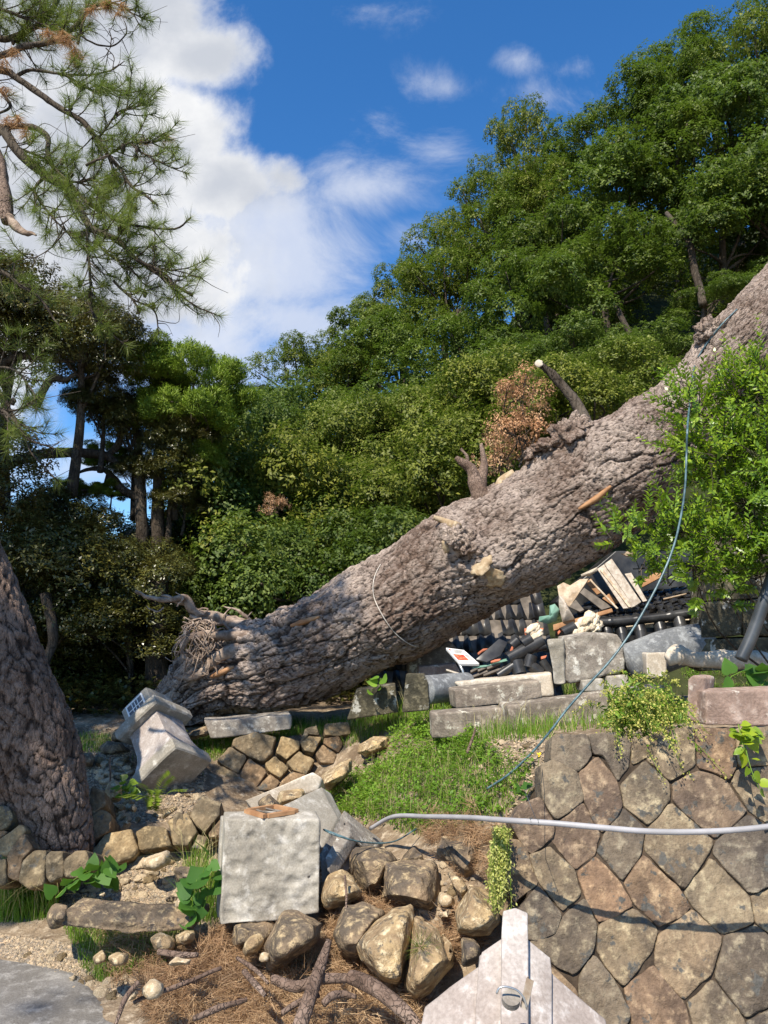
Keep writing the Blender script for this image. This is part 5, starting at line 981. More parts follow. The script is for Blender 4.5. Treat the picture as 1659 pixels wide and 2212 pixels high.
def flat(lab, poly, mt, th_=.012, crop=SH, name='broken_tile', cat_='roof tile'): return slab(name, lab, cat_, [(crop[0]+x*crop[2], crop[1]+y*crop[2], Y_) for x, y, Y_ in poly], V3((.0, th_, -th_*.4)), M[mt], .002, .07, .001, .002, int(poly[0][0]) % 40)
flat('tilted dark glossy panel between the sign and the tiles', [(480,680,6.05),(735,455,6.3),(830,495,6.3),(750,640,6.1),(600,710,6.0)], 'tile', .02, name='glossy_board', cat_='board')
for lab, poly in [('curved red broken tile left of the dark panel', [(500,610,6.2),(560,565,6.2),(610,560,6.2),(600,575,6.2),(545,600,6.2),(510,632,6.2)]), ('red tile shard in front of the dark panel', [(640,700,6.0),(690,680,6.0),(755,672,6.0),(740,695,5.98),(650,715,5.98)]), ('red tile sliver standing right of the dark panel', [(870,540,6.0),(895,530,6.0),(880,590,6.0),(845,610,6.0)]),
 ('red tile edge under the clay lumps', [(1010,340,6.2),(1040,345,6.2),(1030,440,6.15),(1015,400,6.15)]), ('red tile end near the corner of the block', [(1190,650,5.95),(1255,635,5.95),(1240,665,5.93),(1195,680,5.93)]), ('red tile shard on top of the clay lumps', [(1130,300,6.2),(1160,265,6.2),(1150,310,6.2),(1130,320,6.2)]),
 ('red tile rim right of the clay lumps', [(1185,345,6.2),(1215,340,6.2),(1205,400,6.18),(1180,430,6.18)]), ('small red tile chip between block and clay heap', [(1370,380,6.2),(1400,350,6.2),(1420,365,6.2),(1380,410,6.18)])]: flat(lab, poly, 'tile_red', .02)
for k, (x, y, w_) in enumerate([(420,800,90),(500,790,130),(600,765,150),(430,860,200),(560,840,250)]):
    flat(['brown tile stack edge below the sign', 'brown tile edge in the middle of the stack', 'brown tile edge at the right of the stack', 'long lower tile edge of the stack', 'long slanting lath under the tile stack'][k], [(x, y, 6.05),(x+w_, y-w_*.33-10, 6.15),(x+w_, y-w_*.33+14, 6.12),(x+8, y+22, 6.02)], 'plank_dark', .05)
# information sign
sg = thing('information_sign', 'white information panel with red picture on a bent metal leg in front of the tiles', 'sign', at(1001, 1465, 5.9))
C4 = [(SH[0]+x*SH[2], SH[1]+y*SH[2], Y_) for x, y, Y_ in [(155,553,6.25),(350,578,6.35),(518,725,6.05),(305,722,5.95)]]
slab('panel', 0, 0, C4, V3((0, .012, -.02)), M['white'], .002, .3, 0, 0, 1, sg)
q4 = [at(*p) for p in C4]; up_ = (q4[1]-q4[0]).cross(q4[3]-q4[0]).normalized(); up_ = up_ if up_.z > 0 else -up_
def bil(u, v): return (q4[0].lerp(q4[1], u)).lerp(q4[3].lerp(q4[2], u), v)+up_*.003
def decal(u0, v0, u1, v1, mt, name): mk(name, [bil(u0, v0), bil(u1, v0), bil(u1, v1), bil(u0, v1)]+[bil(u0, v0)-up_*.002, bil(u1, v0)-up_*.002, bil(u1, v1)-up_*.002, bil(u0, v1)-up_*.002], [[0, 1, 2, 3], [0, 4, 5, 1], [1, 5, 6, 2], [2, 6, 7, 3], [3, 7, 4, 0]], M[mt], sg, False)
decal(.06, .42, .62, .80, 'print_red', 'picture'); decal(.07, .08, .16, .18, 'print_red', 'emblem')
for k in range(3): decal(.25+.0*k, .10+.09*k, .85-.12*k, .125+.09*k, 'granite', 'text_line')
for k in range(4): decal(.68, .44+.09*k, .92, .46+.09*k, 'granite', 'text_line')
mb = MB(); mb.tube(frompx([(992,1434,6.02),(1000,1450,6.0),(1003,1475,5.95)]), .010, 6); mb.build('leg', M['metal'], sg)
flat('pale broken bar lying at the foot of the sign', [(158,785,5.9),(175,788,5.9),(325,835,5.9),(322,855,5.88),(155,800,5.88)], 'cream', .03, name='stone_bar', cat_='bar')
at = at_true
# ---------------------------------------------------------------- pipe and cables
L = [(800,1790,4.35),(850,1764,4.12),(925,1764,3.75),(1010,1766,3.40),(1080,1771,3.15),(1190,1778,3.03),(1290,1787,2.99),(1400,1796,2.97),(1500,1797,2.96),(1600,1792,2.95),(1700,1780,2.94),(1850,1755,2.93)]
pp = tag(mk('pvc_pipe', *tube(frompx(L, 80), .0108, 16), M['pvc']), 'pale grey plastic pipe running across in front of the retaining wall with wire ties', 'pipe')
PZ = frompx(L, 80)
ties = MB()
for t in (26, 27, 33, 34): 
    c = Vector(PZ[t]); ties.tube([c+V3((.001*k, .0135*math.cos(k), .0135*math.sin(k))) for k in range(0, 14)], .0015, 4)
ties.tube([Vector(PZ[34]), Vector(PZ[34])+V3((-.03, .08, .1)), at(1170, 1690, 3.4), at(1172, 1650, 3.5)], .0015, 4); tag(ties.build('tie_wire', M['blackpipe']), 'black tie wires wound round the grey plastic pipe', 'wire')
top = [tr(x, y, .02)[0] for x, y in ((1592, 668), (1560, 700), (1532, 735), (1510, 768), (1500, 792))]
low = frompx([(1487,900,4.15),(1483,980,4.05),(1480,1050,4.02),(1470,1120,4.0),(1452,1190,3.98),(1420,1265,3.95),(1370,1355,3.92),(1320,1425,3.9),(1270,1480,3.9),(1225,1532,3.9),(1190,1578,3.9),(1150,1625,3.95),(1100,1672,4.0),(1052,1704,4.1)])
tag(mk('cable', *tube(cat(top+low, 160), .0058, 8), M['cable']), 'blue-green cable hanging from the top of the trunk down past the shrub to the slope', 'cable')
tag(mk('cable', *tube(cat(frompx([(760,1815,3.9),(700,1792,3.9),(730,1806,3.85),(790,1820,3.95),(850,1818,4.1),(900,1790,4.25)]), 50), .004, 6), M['cable']), 'dark blue cable end looping behind the granite pedestal', 'cable')
# ---------------------------------------------------------------- boulders
BO = [ # label, poly in SC crop, Y, mat, dep
 ('flat-faced dark boulder in the centre of the tumbled stones', [(1130,690),(1280,683),(1390,705),(1425,830),(1415,950),(1380,968),(1200,930),(1100,885),(1105,790)], 3.85, 'boulder_dark', .20),
 ('large pale boulder standing on its narrow end, ochre top and dark right side', [(1170,935),(1270,922),(1285,1000),(1290,1120),(1240,1250),(1215,1400),(1090,1340),(985,1230),(965,1140),(1050,1030)], 3.45, 'boulder', .2),
 ('big brown-topped boulder with a yellow broken right edge below the grass slope', [(1430,530),(1560,525),(1659,560),(1680,690),(1640,790),(1580,825),(1490,745),(1400,650),(1395,590)], 3.95, 'boulder_dark', .22),
 ('dark grey-brown boulder leaning against the granite pedestal', [(580,965),(660,945),(720,965),(800,1010),(780,1100),(700,1170),(620,1200),(500,1260),(478,1140),(540,1020)], 3.55, 'boulder_dark', .16),
 ('grey boulder with a yellow band left of the large pale one', [(905,920),(1010,900),(1120,960),(1105,1000),(1050,1040),(975,1140),(975,1220),(880,1180),(840,1080)], 3.62, 'boulder_dark', .2),
 ('yellow rounded boulder right beside the granite pedestal', [(830,760),(890,730),(960,760),(1010,840),(1000,880),(920,915),(810,935),(790,880),(795,830)], 3.85, 'boulder', .16),
 ('ochre and grey mottled boulder above the flat-faced dark one', [(970,620),(1060,598),(1150,620),(1190,680),(1120,700),(1100,870),(1020,880),(975,760),(955,660)], 4.05, 'boulder_dark', .2),
 ('small grey pyramid-shaped stone at the top of the heap', [(1285,590),(1350,620),(1380,690),(1280,690),(1215,680)], 4.15, 'boulder_dark', .12),
 ('large yellow broken boulder with a dark hollow underneath beside the retaining wall', [(1590,800),(1640,800),(1740,870),(1760,960),(1770,1010),(1700,1080),(1590,1100),(1505,1080),(1510,950),(1560,850)], 3.45, 'boulder', .22),
 ('pointed yellow stone wedged above the large yellow boulder', [(1480,745),(1560,790),(1600,850),(1550,900),(1500,850)], 3.7, 'boulder', .14),
 ('pale boulder with a tuft of green pine needles on it', [(1290,970),(1345,1010),(1390,1040),(1430,1090),(1500,1240),(1400,1340),(1290,1430),(1240,1370),(1250,1200),(1290,1080)], 3.35, 'boulder', .2),
 ('tall pale shard between the two largest pale boulders', [(1285,980),(1330,990),(1360,1060),(1340,1120),(1290,1150)], 3.5, 'boulder', .12),
 ('rounded small tan stone right of the flat-faced boulder', [(1420,940),(1480,925),(1500,960),(1490,1000),(1430,1005),(1400,975)], 3.6, 'cobble', .10),
 ('small tan stone wedged beside the flat-faced boulder', [(1430,845),(1500,870),(1510,920),(1450,930),(1420,900)], 3.7, 'cobble', .10),
 ('yellow egg-shaped stone lying under the granite pedestal', [(400,1085),(450,1070),(470,1110),(440,1160),(370,1200),(350,1170),(365,1120)], 3.55, 'boulder', .08),
 ('dark stone in the shadow under the left of the granite pedestal', [(310,1030),(520,1035),(500,1110),(400,1140),(300,1140)], 3.78, 'boulder_dark', .14),
 ('small grey stone between the egg-shaped and the dark leaning boulder', [(450,1170),(490,1180),(500,1220),(440,1230)], 3.5, 'cobble', .06),
 ('low dark stone at the right between boulders and lantern roof', [(1545,1095),(1620,1100),(1659,1140),(1640,1230),(1550,1250)], 3.2, 'boulder_dark', .12),
 ('thin upright tan stone beside the boulder with pine needles', [(1440,1060),(1480,1120),(1500,1200),(1480,1260),(1430,1180)], 3.4, 'boulder', .08),
 ('big pale rock half buried in the curved wall above the pale slab', [(770,225),(880,140),(945,120),(950,190),(900,260),(830,300),(770,280)], 5.4, 'boulder', .22),
 ('pale rough rock at the right end of the curved wall', [(985,40),(1060,-10),(1150,0),(1150,60),(1080,120),(1020,130),(975,90)], 5.9, 'boulder', .22),
 ('ochre rock behind the grey leaning slab', [(560,310),(680,290),(700,330),(600,360),(540,370)], 4.9, 'boulder', .12),
 ('brown pointed rock standing behind the wooden frame', [(440,360),(500,310),(550,370),(520,400),(450,390)], 4.5, 'boulder_dark', .1),
 ('reddish flat rock in the green weeds', [(1480,290),(1540,260),(1590,280),(1580,320),(1500,330)], 4.7, 'cobble', .08)]
for i, (lab, poly, Y_, mt, dep) in enumerate(BO): rock('boulder', lab, A(poly, *SC), Y_, mt, i*7+3, dep, group='tumbled boulders')
BD = [('tall pale rough stone standing behind the pine', [(395,255),(450,260),(525,290),(520,420),(440,440),(390,330)], 6.6, 'boulder', .15), ('pale block right of the tall rough stone behind the pine', [(525,300),(600,278),(630,330),(560,350),(525,345)], 6.7, 'boulder', .14), ('tan triangular stone in the grass patch', [(620,380),(690,335),(705,380),(650,410)], 6.4, 'boulder', .1),
 ('brown rock just left of the fallen lantern', [(720,300),(780,280),(810,330),(790,370),(730,360)], 6.4, 'boulder_dark', .12), ('big dark flat rock left of the fallen lantern', [(640,410),(700,360),(800,370),(860,430),(760,450),(650,440)], 6.2, 'boulder_dark', .14), ('flat olive stone under the rubble behind the pine', [(490,450),(600,440),(630,480),(610,530),(520,520)], 5.9, 'boulder_dark', .12),
 ('rounded mossy stone at the left end of the grey slab', [(1200,330),(1250,285),(1360,260),(1380,290),(1370,330),(1230,370)], 6.35, 'boulder_dark', .12), ('orange-tan stone left of the broad leaved seedling', [(712,690),(740,645),(775,660),(778,740),(715,745)], 5.3, 'boulder', .08), ('squarish ochre stone below the seedling', [(722,770),(800,755),(842,775),(842,825),(740,862)], 5.2, 'boulder', .08),
 ('rounded tan stone right of the squarish ochre stone', [(845,775),(880,765),(900,800),(880,835),(850,820)], 5.2, 'cobble', .06), ('yellow flat stone right of the fern', [(1060,840),(1110,780),(1160,780),(1165,810),(1100,850),(1065,870)], 5.2, 'boulder', .06), ('tan triangular stone lying below the ochre one', [(785,905),(825,845),(862,900),(840,920)], 5.1, 'cobble', .06),
 ('pale stone lying right of the large edging stones', [(1350,985),(1400,958),(1440,965),(1430,1010),(1370,1020)], 4.8, 'boulder', .08), ('greyish squared stone between cobbles and broad leaves', [(1130,1190),(1280,1180),(1300,1260),(1260,1300),(1150,1290)], 4.35, 'boulder_dark', .12), ('long pale stone on top of the cobble heap', [(945,1150),(1095,1085),(1100,1150),(1010,1200),(950,1180)], 4.6, 'cobble', .08)]
for i, (lab, poly, Y_, mt, dep) in enumerate(BD): rock('stone', lab, A(poly, *SD), Y_, mt, i*5+91, dep, cat_='stone', group='loose large stones at the left')
BE = [('ochre rock at the grass tuft left of the stick', [(810,545),(880,520),(950,560),(940,610),(850,615)], 3.75, 'boulder', .1), ('yellow rock with ledges left of the granite pedestal', [(950,530),(1010,495),(1065,500),(1060,560),(1000,590),(960,580)], 3.75, 'boulder', .1), ('pale chunky stone by the road edge', [(505,650),(560,600),(590,640),(585,680),(520,690)], 3.55, 'boulder', .06),
 ('rounded rock left of the path slab', [(265,440),(300,370),(370,360),(385,400),(360,470),(280,480)], 3.9, 'boulder_dark', .1), ('brown rounded stone on the path slab', [(455,360),(470,330),(520,335),(525,370),(480,385)], 4.0, 'cobble', .06), ('grey-brown cobble standing behind the path slab', [(520,310),(550,280),(590,285),(590,325),(540,335)], 4.1, 'cobble', .05),
 ('brown flat stone at the right end of the path slab', [(890,330),(930,305),(1000,320),(990,345),(900,350)], 4.0, 'boulder_dark', .05), ('tan angular stone under the broad leaves', [(965,370),(985,325),(1020,320),(1025,360),(990,375)], 3.95, 'cobble', .05), ('pale flaky rock in the grass at the bottom left', [(590,650),(640,630),(690,640),(680,680),(620,700)], 3.5, 'boulder', .05), ('orange-brown stone half buried in needles at the bottom', [(700,860),(740,815),(770,840),(740,890),(700,890)], 3.12, 'cobble', .06), ('tan stone right of the half buried orange one', [(790,830),(830,790),(880,810),(870,850),(810,860)], 3.15, 'cobble', .06),
 ('lichened pale stone beside the fallen stick', [(910,680),(960,640),(1050,655),(1040,700),(920,695)], 3.3, 'cobble', .05)]
for i, (lab, poly, Y_, mt, dep) in enumerate(BE): rock('stone', lab, A(poly, *SE), Y_, mt, i*3+191, dep, cat_='stone', group='loose stones by the road')
slab('path_slab', 'thick concrete path slab half covered with gravel left of the pedestal', 'path slab', [(x, y, Y_) for (x, y), Y_ in zip(A([(330,405),(700,450),(1050,440),(1050,500),(700,520),(325,480)], *SE), (3.85, 3.8, 3.85, 3.83, 3.78, 3.83))], V3((.05, .14, .03)), M['boulder_dark'], .015, .04, .006, .01, 77)
# ---------------------------------------------------------------- small stones: individuals, shared meshes
def pebble_mesh(sd, r=.5):
    bm = bmesh.new(); rg = random.Random(sd)
    for _ in range(16): v = V3((rg.gauss(0, 1), rg.gauss(0, 1), rg.gauss(0, 1))).normalized(); bm.verts.new((v.x*rg.uniform(.8, 1), v.y*rg.uniform(.6, .9), v.z*rg.uniform(.4, .6)))
    h = bmesh.ops.convex_hull(bm, input=bm.verts); bmesh.ops.delete(bm, geom=list({g for g in h['geom_interior']+h['geom_unused'] if isinstance(g, bmesh.types.BMVert)}), context='VERTS')
    bmesh.ops.bevel(bm, geom=list(bm.edges), offset=.07, segments=2, affect='EDGES', clamp_overlap=True); rough_up(bm, .25, .05, sd, .06)
    V = np.array([v.co[:] for v in bm.verts]); bm.verts.index_update(); Fc = [[v.index for v in f.verts] for f in bm.faces]; bm.free(); return V, Fc
PM = []
for i in range(8): o = mk('rubble_stone', *pebble_mesh(i), M['cobble'] if i < 5 else M['boulder'], origin=(0, 0, 0)); PM.append(o)
ZN = [('small tan rubble stone between the leaning pine and the fallen lantern', 'rubble right of the pine', [(600,520),(900,560),(900,900),(720,1000),(650,640)], SD, 37, (.03, .08)), ('small ochre stone on the dirt under the fallen lantern', 'stones under the lantern', [(930,700),(1340,640),(1300,830),(1000,880)], SD, 22, (.025, .06)),
      ('small tan rubble stone among many like it on the slope behind the pine', 'rubble behind the pine', [(640,500),(880,480),(880,600),(640,640)], SD, 28, (.03, .07)), ('small angular tan stone of the cobble heap on the gravel path', 'cobble heap on the gravel path', [(880,1120),(1130,1080),(1180,1290),(900,1327)], SD, 37, (.035, .075)),
      ('small rounded stone strewn on the gravel above the path slab', 'stones on the gravel path', [(440,200),(1030,160),(1040,330),(430,390)], SE, 29, (.03, .06)), ('small stone strewn below the path slab in the dirt by the road', 'stones by the road edge', [(20,600),(560,600),(860,860),(560,900)], SE, 31, (.02, .05)),
      ('small tan stone on the bare earth below the lichened slabs', 'stones on the bare bank', [(180,380),(560,380),(560,720),(180,660)], SA, 27, (.02, .06)), ('small pale stone lying between the big tumbled boulders', 'chips between the boulders', [(780,600),(1560,600),(1560,1200),(900,1000)], SC, 37, (.03, .08)),
      ('small pale stone scattered on the gravel right of the large edging stones', 'stones below the curved wall', [(1180,980),(1440,900),(1440,1150),(1130,1180)], SD, 24, (.02, .05)), ('small rounded stone in the earth at the right end of the curved wall', 'stones at the end of the curved wall', [(980,80),(1250,60),(1150,280),(900,300)], SC, 24, (.03, .07))]
first = [True]*8
for lab, grp, poly, crop, n, (s0, s1) in ZN:
    Pp = A(poly, *crop); G = [gpt(*p) for p in Pp]; pg = [(g.x, g.y) for g in G]; xs_ = [g[0] for g in pg]; ys_ = [g[1] for g in pg]; k = 0; tries = 0
    while k < n and tries < n*30:
        tries += 1; x = RNG.uniform(min(xs_), max(xs_)); y = RNG.uniform(min(ys_), max(ys_))
        if not inpoly(np.array([[x, y]]), pg)[0]: continue
        i = int(RNG.integers(0, 8)); s = RNG.uniform(s0, s1)*RNG.uniform(.6, 1)
        if first[i]: o = PM[i]; first[i] = False
        else: o = PM[i].copy(); COL.objects.link(o)
        o.location = (x, y, ing(x, y)+s*.18); o.scale = (s, s*RNG.uniform(.8, 1.1), s); o.rotation_euler = (RNG.uniform(-.5, .5), RNG.uniform(-.5, .5), RNG.uniform(0, 6)); tag(o, lab, 'stone', grp); k += 1
# gravel: thousands of little stones, one object
def region(poly, crop): G = [gpt(*p) for p in A(poly, *crop)]; return [(g.x, g.y) for g in G]
def sample(pg, n):
    xs_ = [p[0] for p in pg]; ys_ = [p[1] for p in pg]; P = np.stack([RNG.uniform(min(xs_), max(xs_), n*6), RNG.uniform(min(ys_), max(ys_), n*6)], 1); P = P[inpoly(P, pg)][:n]; return np.c_[P, gz(P[:, 0], P[:, 1])]
OV = np.array([[1, 0, 0], [0, 1, 0], [-1, 0, 0], [0, -1, 0], [0, 0, .7], [0, 0, -.7], [.7, .7, .2], [-.6, -.7, .3]]); OF = [[0, 6, 4], [6, 1, 4], [1, 2, 4], [2, 7, 4], [7, 3, 4], [3, 0, 4], [6, 0, 5], [1, 6, 5], [2, 1, 5], [7, 2, 5], [3, 7, 5], [0, 3, 5]]
def gravel(name, label, regs, mat, sz):
    P = np.concatenate([sample(region(p, c), n) for p, c, n in regs]); n = len(P); s = RNG.uniform(*sz, n)**1.0; a = RNG.uniform(0, 6.28, n); ca, sa = np.cos(a), np.sin(a)
    V = OV[None]*(s[:, None, None])*RNG.uniform(.6, 1.2, (n, 8, 1)); V = np.stack([V[..., 0]*ca[:, None]-V[..., 1]*sa[:, None], V[..., 0]*sa[:, None]+V[..., 1]*ca[:, None], V[..., 2]], -1)+P[:, None]
    Fc = (np.array(OF)[None]+np.arange(n)[:, None, None]*8).reshape(-1, 3); return tag(mk(name, V.reshape(-1, 3), Fc, mat, smooth=False), label, 'gravel', kind='stuff')
MG = m_stone('gravel_mix', (.44, .36, .27), (.20, .175, .15), (.66, .56, .42), sc_=6, island=True, fine=120, bs=.3, tint=[(0, (.5, .5, .5)), (.5, (1, .9, .7)), (1, (1.3, 1.1, .85))])
gravel('gravel', 'dark and tan gravel strewn over the path, banks and road edge', [([(900,1060),(1440,900),(1440,1327),(560,1327)], SD, 7000), ([(330,80),(1200,0),(1200,470),(330,460)], SE, 8000), ([(0,520),(300,560),(600,680),(430,760),(200,700),(0,640)], SE, 2600), ([(420,680),(700,760),(900,860),(800,930),(500,800)], SE, 900), ([(150,360),(560,380),(560,800),(200,760)], SA, 1800), ([(640,480),(920,480),(900,900),(640,900)], SD, 1500), ([(100,560),(1659,560),(1500,1300),(100,1300)], SC, 2500), ([(560,420),(1340,560),(1340,900),(560,900)], SD, 5000), ([(560,250),(900,330),(900,480),(560,470)], SD, 900)], MG, (.003, .016))
# ---------------------------------------------------------------- grass, weeds, litter
def blades(P, h, w, lean=.35, dirx=None):
    n = len(P); h = h*RNG.uniform(.5, 1.2, n); a = RNG.uniform(0, 6.28, n); ln = RNG.uniform(.05, lean*2, n); D = np.stack([np.cos(a), np.sin(a), 0*a], 1); S_ = np.stack([-np.sin(a+RNG.normal(0, .6, n)), np.cos(a), 0*a], 1)*w/2
    p1 = P+D*(h*ln*.3)[:, None]+np.c_[0*a, 0*a, h*.55]; p2 = P+D*(h*ln)[:, None]+np.c_[0*a, 0*a, h*(1-.35*ln)]
    V = np.stack([P-S_, P+S_, p1+S_*.8, p1-S_*.8, p2], 1).reshape(-1, 3); k = np.arange(n)[:, None]*5; return V, [list(q) for q in np.concatenate([k+[0, 1, 2, 3]], 0)]+[list(q) for q in k+np.array([3, 2, 4])]
def grass(name, label, regs, mat, w=.004, lean=.35):
    mb = MB()
    for p, c, n, h in regs: mb.add(*blades(sample(region(p, c), n), h, w, lean))
    return tag(mb.build(name, M[mat], smooth=False), label, 'grass', kind='stuff')
GR = [([(420,1590),(640,1560),(860,1550),(860,1575),(640,1590),(440,1625)], (0, 0, 1), 3600, .09), ([(400,1600),(500,1585),(500,1640),(430,1650)], (0, 0, 1), 700, .07), ([(860,1500),(990,1490),(960,1590),(850,1600)], (0, 0, 1), 1800, .2),
      ([(700,1700),(880,1640),(1000,1620),(1150,1660),(1100,1760),(900,1810),(740,1760)], (0, 0, 1), 3500, .09), ([(930,1590),(1200,1575),(1190,1605),(930,1620)], (0, 0, 1), 700, .13), ([(1180,1570),(1480,1520),(1490,1572),(1190,1592)], (0, 0, 1), 1800, .12),
      ([(1200,1500),(1440,1470),(1440,1500),(1200,1530)], (0, 0, 1), 900, .2), ([(1470,1440),(1659,1430),(1659,1490),(1480,1490)], (0, 0, 1), 1500, .12), ([(170,1590),(240,1590),(240,1630),(170,1630)], (0, 0, 1), 500, .06),
      ([(0,1895),(120,1905),(120,1985),(0,1995)], (0, 0, 1), 1700, .2), ([(130,1985),(380,1990),(400,2060),(220,2130),(170,2090)], (0, 0, 1), 1500, .09), ([(400,1880),(470,1900),(470,2010),(390,2000)], (0, 0, 1), 500, .22), ([(280,1640),(420,1600),(440,1680)], (0, 0, 1), 350, .08)]
grass('grass', 'fresh green grass and herbs growing over the terrace, the collapsed bank and the roadside', GR, 'leaf_weed')
grass('dry_grass', 'long thin straw-coloured grass stalks between the green', [(p, c, int(n*.14), h*1.9) for p, c, n, h in GR], 'straw', .0028, .7)
# broad-leaved ground cover on the collapsed bank
def herb(name, label, cat_, regs, mat, L, hmax, nper, seed, kind='stuff', wid=.6, group=None):
    rng = np.random.default_rng(seed); P = np.concatenate([sample(region(p, c) if c else p, n) for p, c, n in regs]); P = P+np.c_[0*P[:, 0], 0*P[:, 0], rng.uniform(.01, hmax, len(P))]
    V, Fc = rosette(P, unit(np.c_[rng.normal(0, .3, (len(P), 2)), np.ones(len(P))]), rng, nper, L, wid, 1., .05, .012); return tag(mk(name, V, Fc, M[mat]), label, cat_, group, kind)
herb('ground_cover', 'low clover-like green weeds covering the collapsed bank', 'weeds', [([(700,1700),(880,1630),(1010,1610),(1150,1660),(1110,1755),(900,1815),(730,1765)], (0, 0, 1), 1050), ([(830,1590),(1000,1580),(1060,1640),(850,1650)], (0, 0, 1), 400), ([(880,1560),(1000,1560),(1000,1590),(880,1600)], (0, 0, 1), 200), ([(1480,1450),(1659,1440),(1659,1490),(1480,1490)], (0, 0, 1), 300), ([(0,1900),(100,1900),(110,1980),(0,1985)], (0, 0, 1), 350)], 'leaf_weed', .024, .10, 7, 41)
HO = [(0, 0), (-.06, .22), (.02, .42), (.2, .52), (.42, .45), (.7, .25), (1, 0)]
def big_leaf(C, D, Nn, L, W):
    D = unit(D); S_ = unit(np.cross(D, Nn)); Nn = np.cross(S_, D); V = []; Fc = []
    for c, d, s, n, l in zip(C, D, S_, Nn, L):
        b = len(V); V += [c+d*l*t for t in (0, .3, .65, 1)]
        for q in (1, -1): V += [c+d*l*t+s*l*w*W*q*1.05+n*l*(.16*w-.25*t*t*.6) for t, w in HO[1:-1]]
        for q, o in ((1, b+4), (-1, b+9)):
            f = [[b, o, o+1], [b, o+1, o+2], [b, o+2, b+1], [b+1, o+2, o+3], [b+1, o+3, b+2], [b+2, o+3, o+4], [b+2, o+4, b+3]]; Fc += f if q > 0 else [x[::-1] for x in f]
    return np.array(V), Fc
herb('undergrowth', 'dark low undergrowth covering the shaded ground under the left trees', 'undergrowth', [([(-6, 6.9), (-2.1, 6.9), (-1.2, 8.2), (.5, 8.2), (.5, 10), (-6, 10)], None, 5200)], 'leaf_dark', .06, .3, 7, 44)
def plant(name, label, cat_, stems, mat, L, wid, nleaf, r=.05, seed=0, stem_mat='leaf_weed'):
    """single plant: stems given as picture traces with depth, leaves along them"""
    rng = np.random.default_rng(seed); P0 = frompx([stems[0][0]])[0]; root = thing(name, label, cat_, P0); C = []; D = []; Nn = []; sm = MB()
    for st in stems:
        P = frompx(st, nleaf); T0, A0, B0 = frames(P); sm.tube(P, np.linspace(.003, .0012, nleaf), 5)
        a = rng.uniform(0, 6.28, nleaf); o = unit(A0*np.cos(a)[:, None]+B0*np.sin(a)[:, None]); C.append(P+o*r*.3); D.append(unit(o+T0*.3+[0, -.3, -.1])); Nn.append(unit(rng.normal(0, .35, (nleaf, 3))+[-.2, -.6, .9]))
    V, Fc = big_leaf(np.concatenate(C), np.concatenate(D), np.concatenate(Nn), L*rng.uniform(.6, 1.15, sum(len(c) for c in C)), wid*1.1); mk('leaves', V, Fc, M[mat], root); sm.build('stem', M[stem_mat], root); return root
plant('hanging_vine', 'bright green broad-leaved shoot hanging over the retaining wall near the right edge', 'vine', [[(1608,1568,3.42),(1610,1610,3.36),(1622,1660,3.3),(1640,1705,3.25)], [(1595,1565,3.42),(1600,1590,3.38),(1608,1620,3.34)], [(1620,1570,3.42),(1618,1600,3.38)]], 'leaf_bright', .055, .7, 12, seed=1)
plant('vine', 'large pale green kudzu-like leaves above the reddish kerb at the right', 'vine', [[(1560,1480,4.0),(1590,1455,4.0),(1620,1450,4.0),(1660,1470,4.0)], [(1640,1490,3.95),(1660,1460,3.95)]], 'leaf_kudzu', .11, .9, 5, seed=12)
plant('vine', 'broad heart-leaved vine left of the granite pedestal', 'vine', [[(420,2000,3.85),(428,1930,3.85),(440,1880,3.85),(455,1850,3.85)], [(430,1990,3.85),(450,1930,3.85),(462,1890,3.85)], [(410,1985,3.85),(425,1900,3.85)]], 'leaf_kudzu', .10, .9, 7, seed=2)
plant('vine', 'broad heart-leaved vine at the foot of the low wall left of the cobbles', 'vine', [[(150,1915,4.1),(185,1895,4.1),(215,1880,4.1),(240,1860,4.1)], [(120,1940,4.05),(160,1900,4.1),(200,1880,4.1)], [(200,1905,4.1),(245,1890,4.1)]], 'leaf_kudzu', .09, .85, 8, seed=3)
plant('seedling', 'small bright heart-leaved seedling in the rubble right of the pine', 'plant', [[(273,1728,5.2),(272,1700,5.2),(276,1685,5.2)], [(268,1725,5.2),(262,1700,5.2)], [(278,1725,5.2),(285,1705,5.2)]], 'leaf_bright', .06, .85, 8, seed=4)
plant('climbing_vine', 'pair of pale heart-shaped leaves hanging under the fallen trunk', 'vine', [[(822,1465,5.9),(818,1480,5.9),(800,1495,5.9)], [(825,1465,5.9),(826,1485,5.9)]], 'leaf_weed', .08, .9, 3, seed=5)
plant('seedling', 'two-leaved seedling on the bare bank left of the retaining wall', 'plant', [[(1125,1725,3.7),(1128,1700,3.7)], [(1135,1722,3.7),(1150,1690,3.7)]], 'leaf_kudzu', .07, .8, 3, seed=6)
# fern
fn = thing('fern', 'green fern with arching fronds right below the fallen lantern', 'fern', gpt(335, 1770)); rng = np.random.default_rng(8); C = []; D = []; Nn = []
for k in range(9):
    b0_ = at(330, 1750, 5.1); e = V3((rng.uniform(-.12, .24), rng.uniform(-.2, .05), rng.uniform(.03, .2))); P = cat([b0_, b0_+e*.6+V3((0, 0, .05)), b0_+e*1.2], 22); T0, A0, B0 = frames(P)
    for q in (-1, 1): C.append(P); D.append(unit(B0*q+T0*.3)); Nn.append(A0+[0, 0, .5])
V, Fc = leaf_mesh(np.concatenate(C), np.concatenate(D), np.concatenate(Nn), .045, .22, .02); mk('fronds', V, Fc, M['leaf_cedar'], fn)
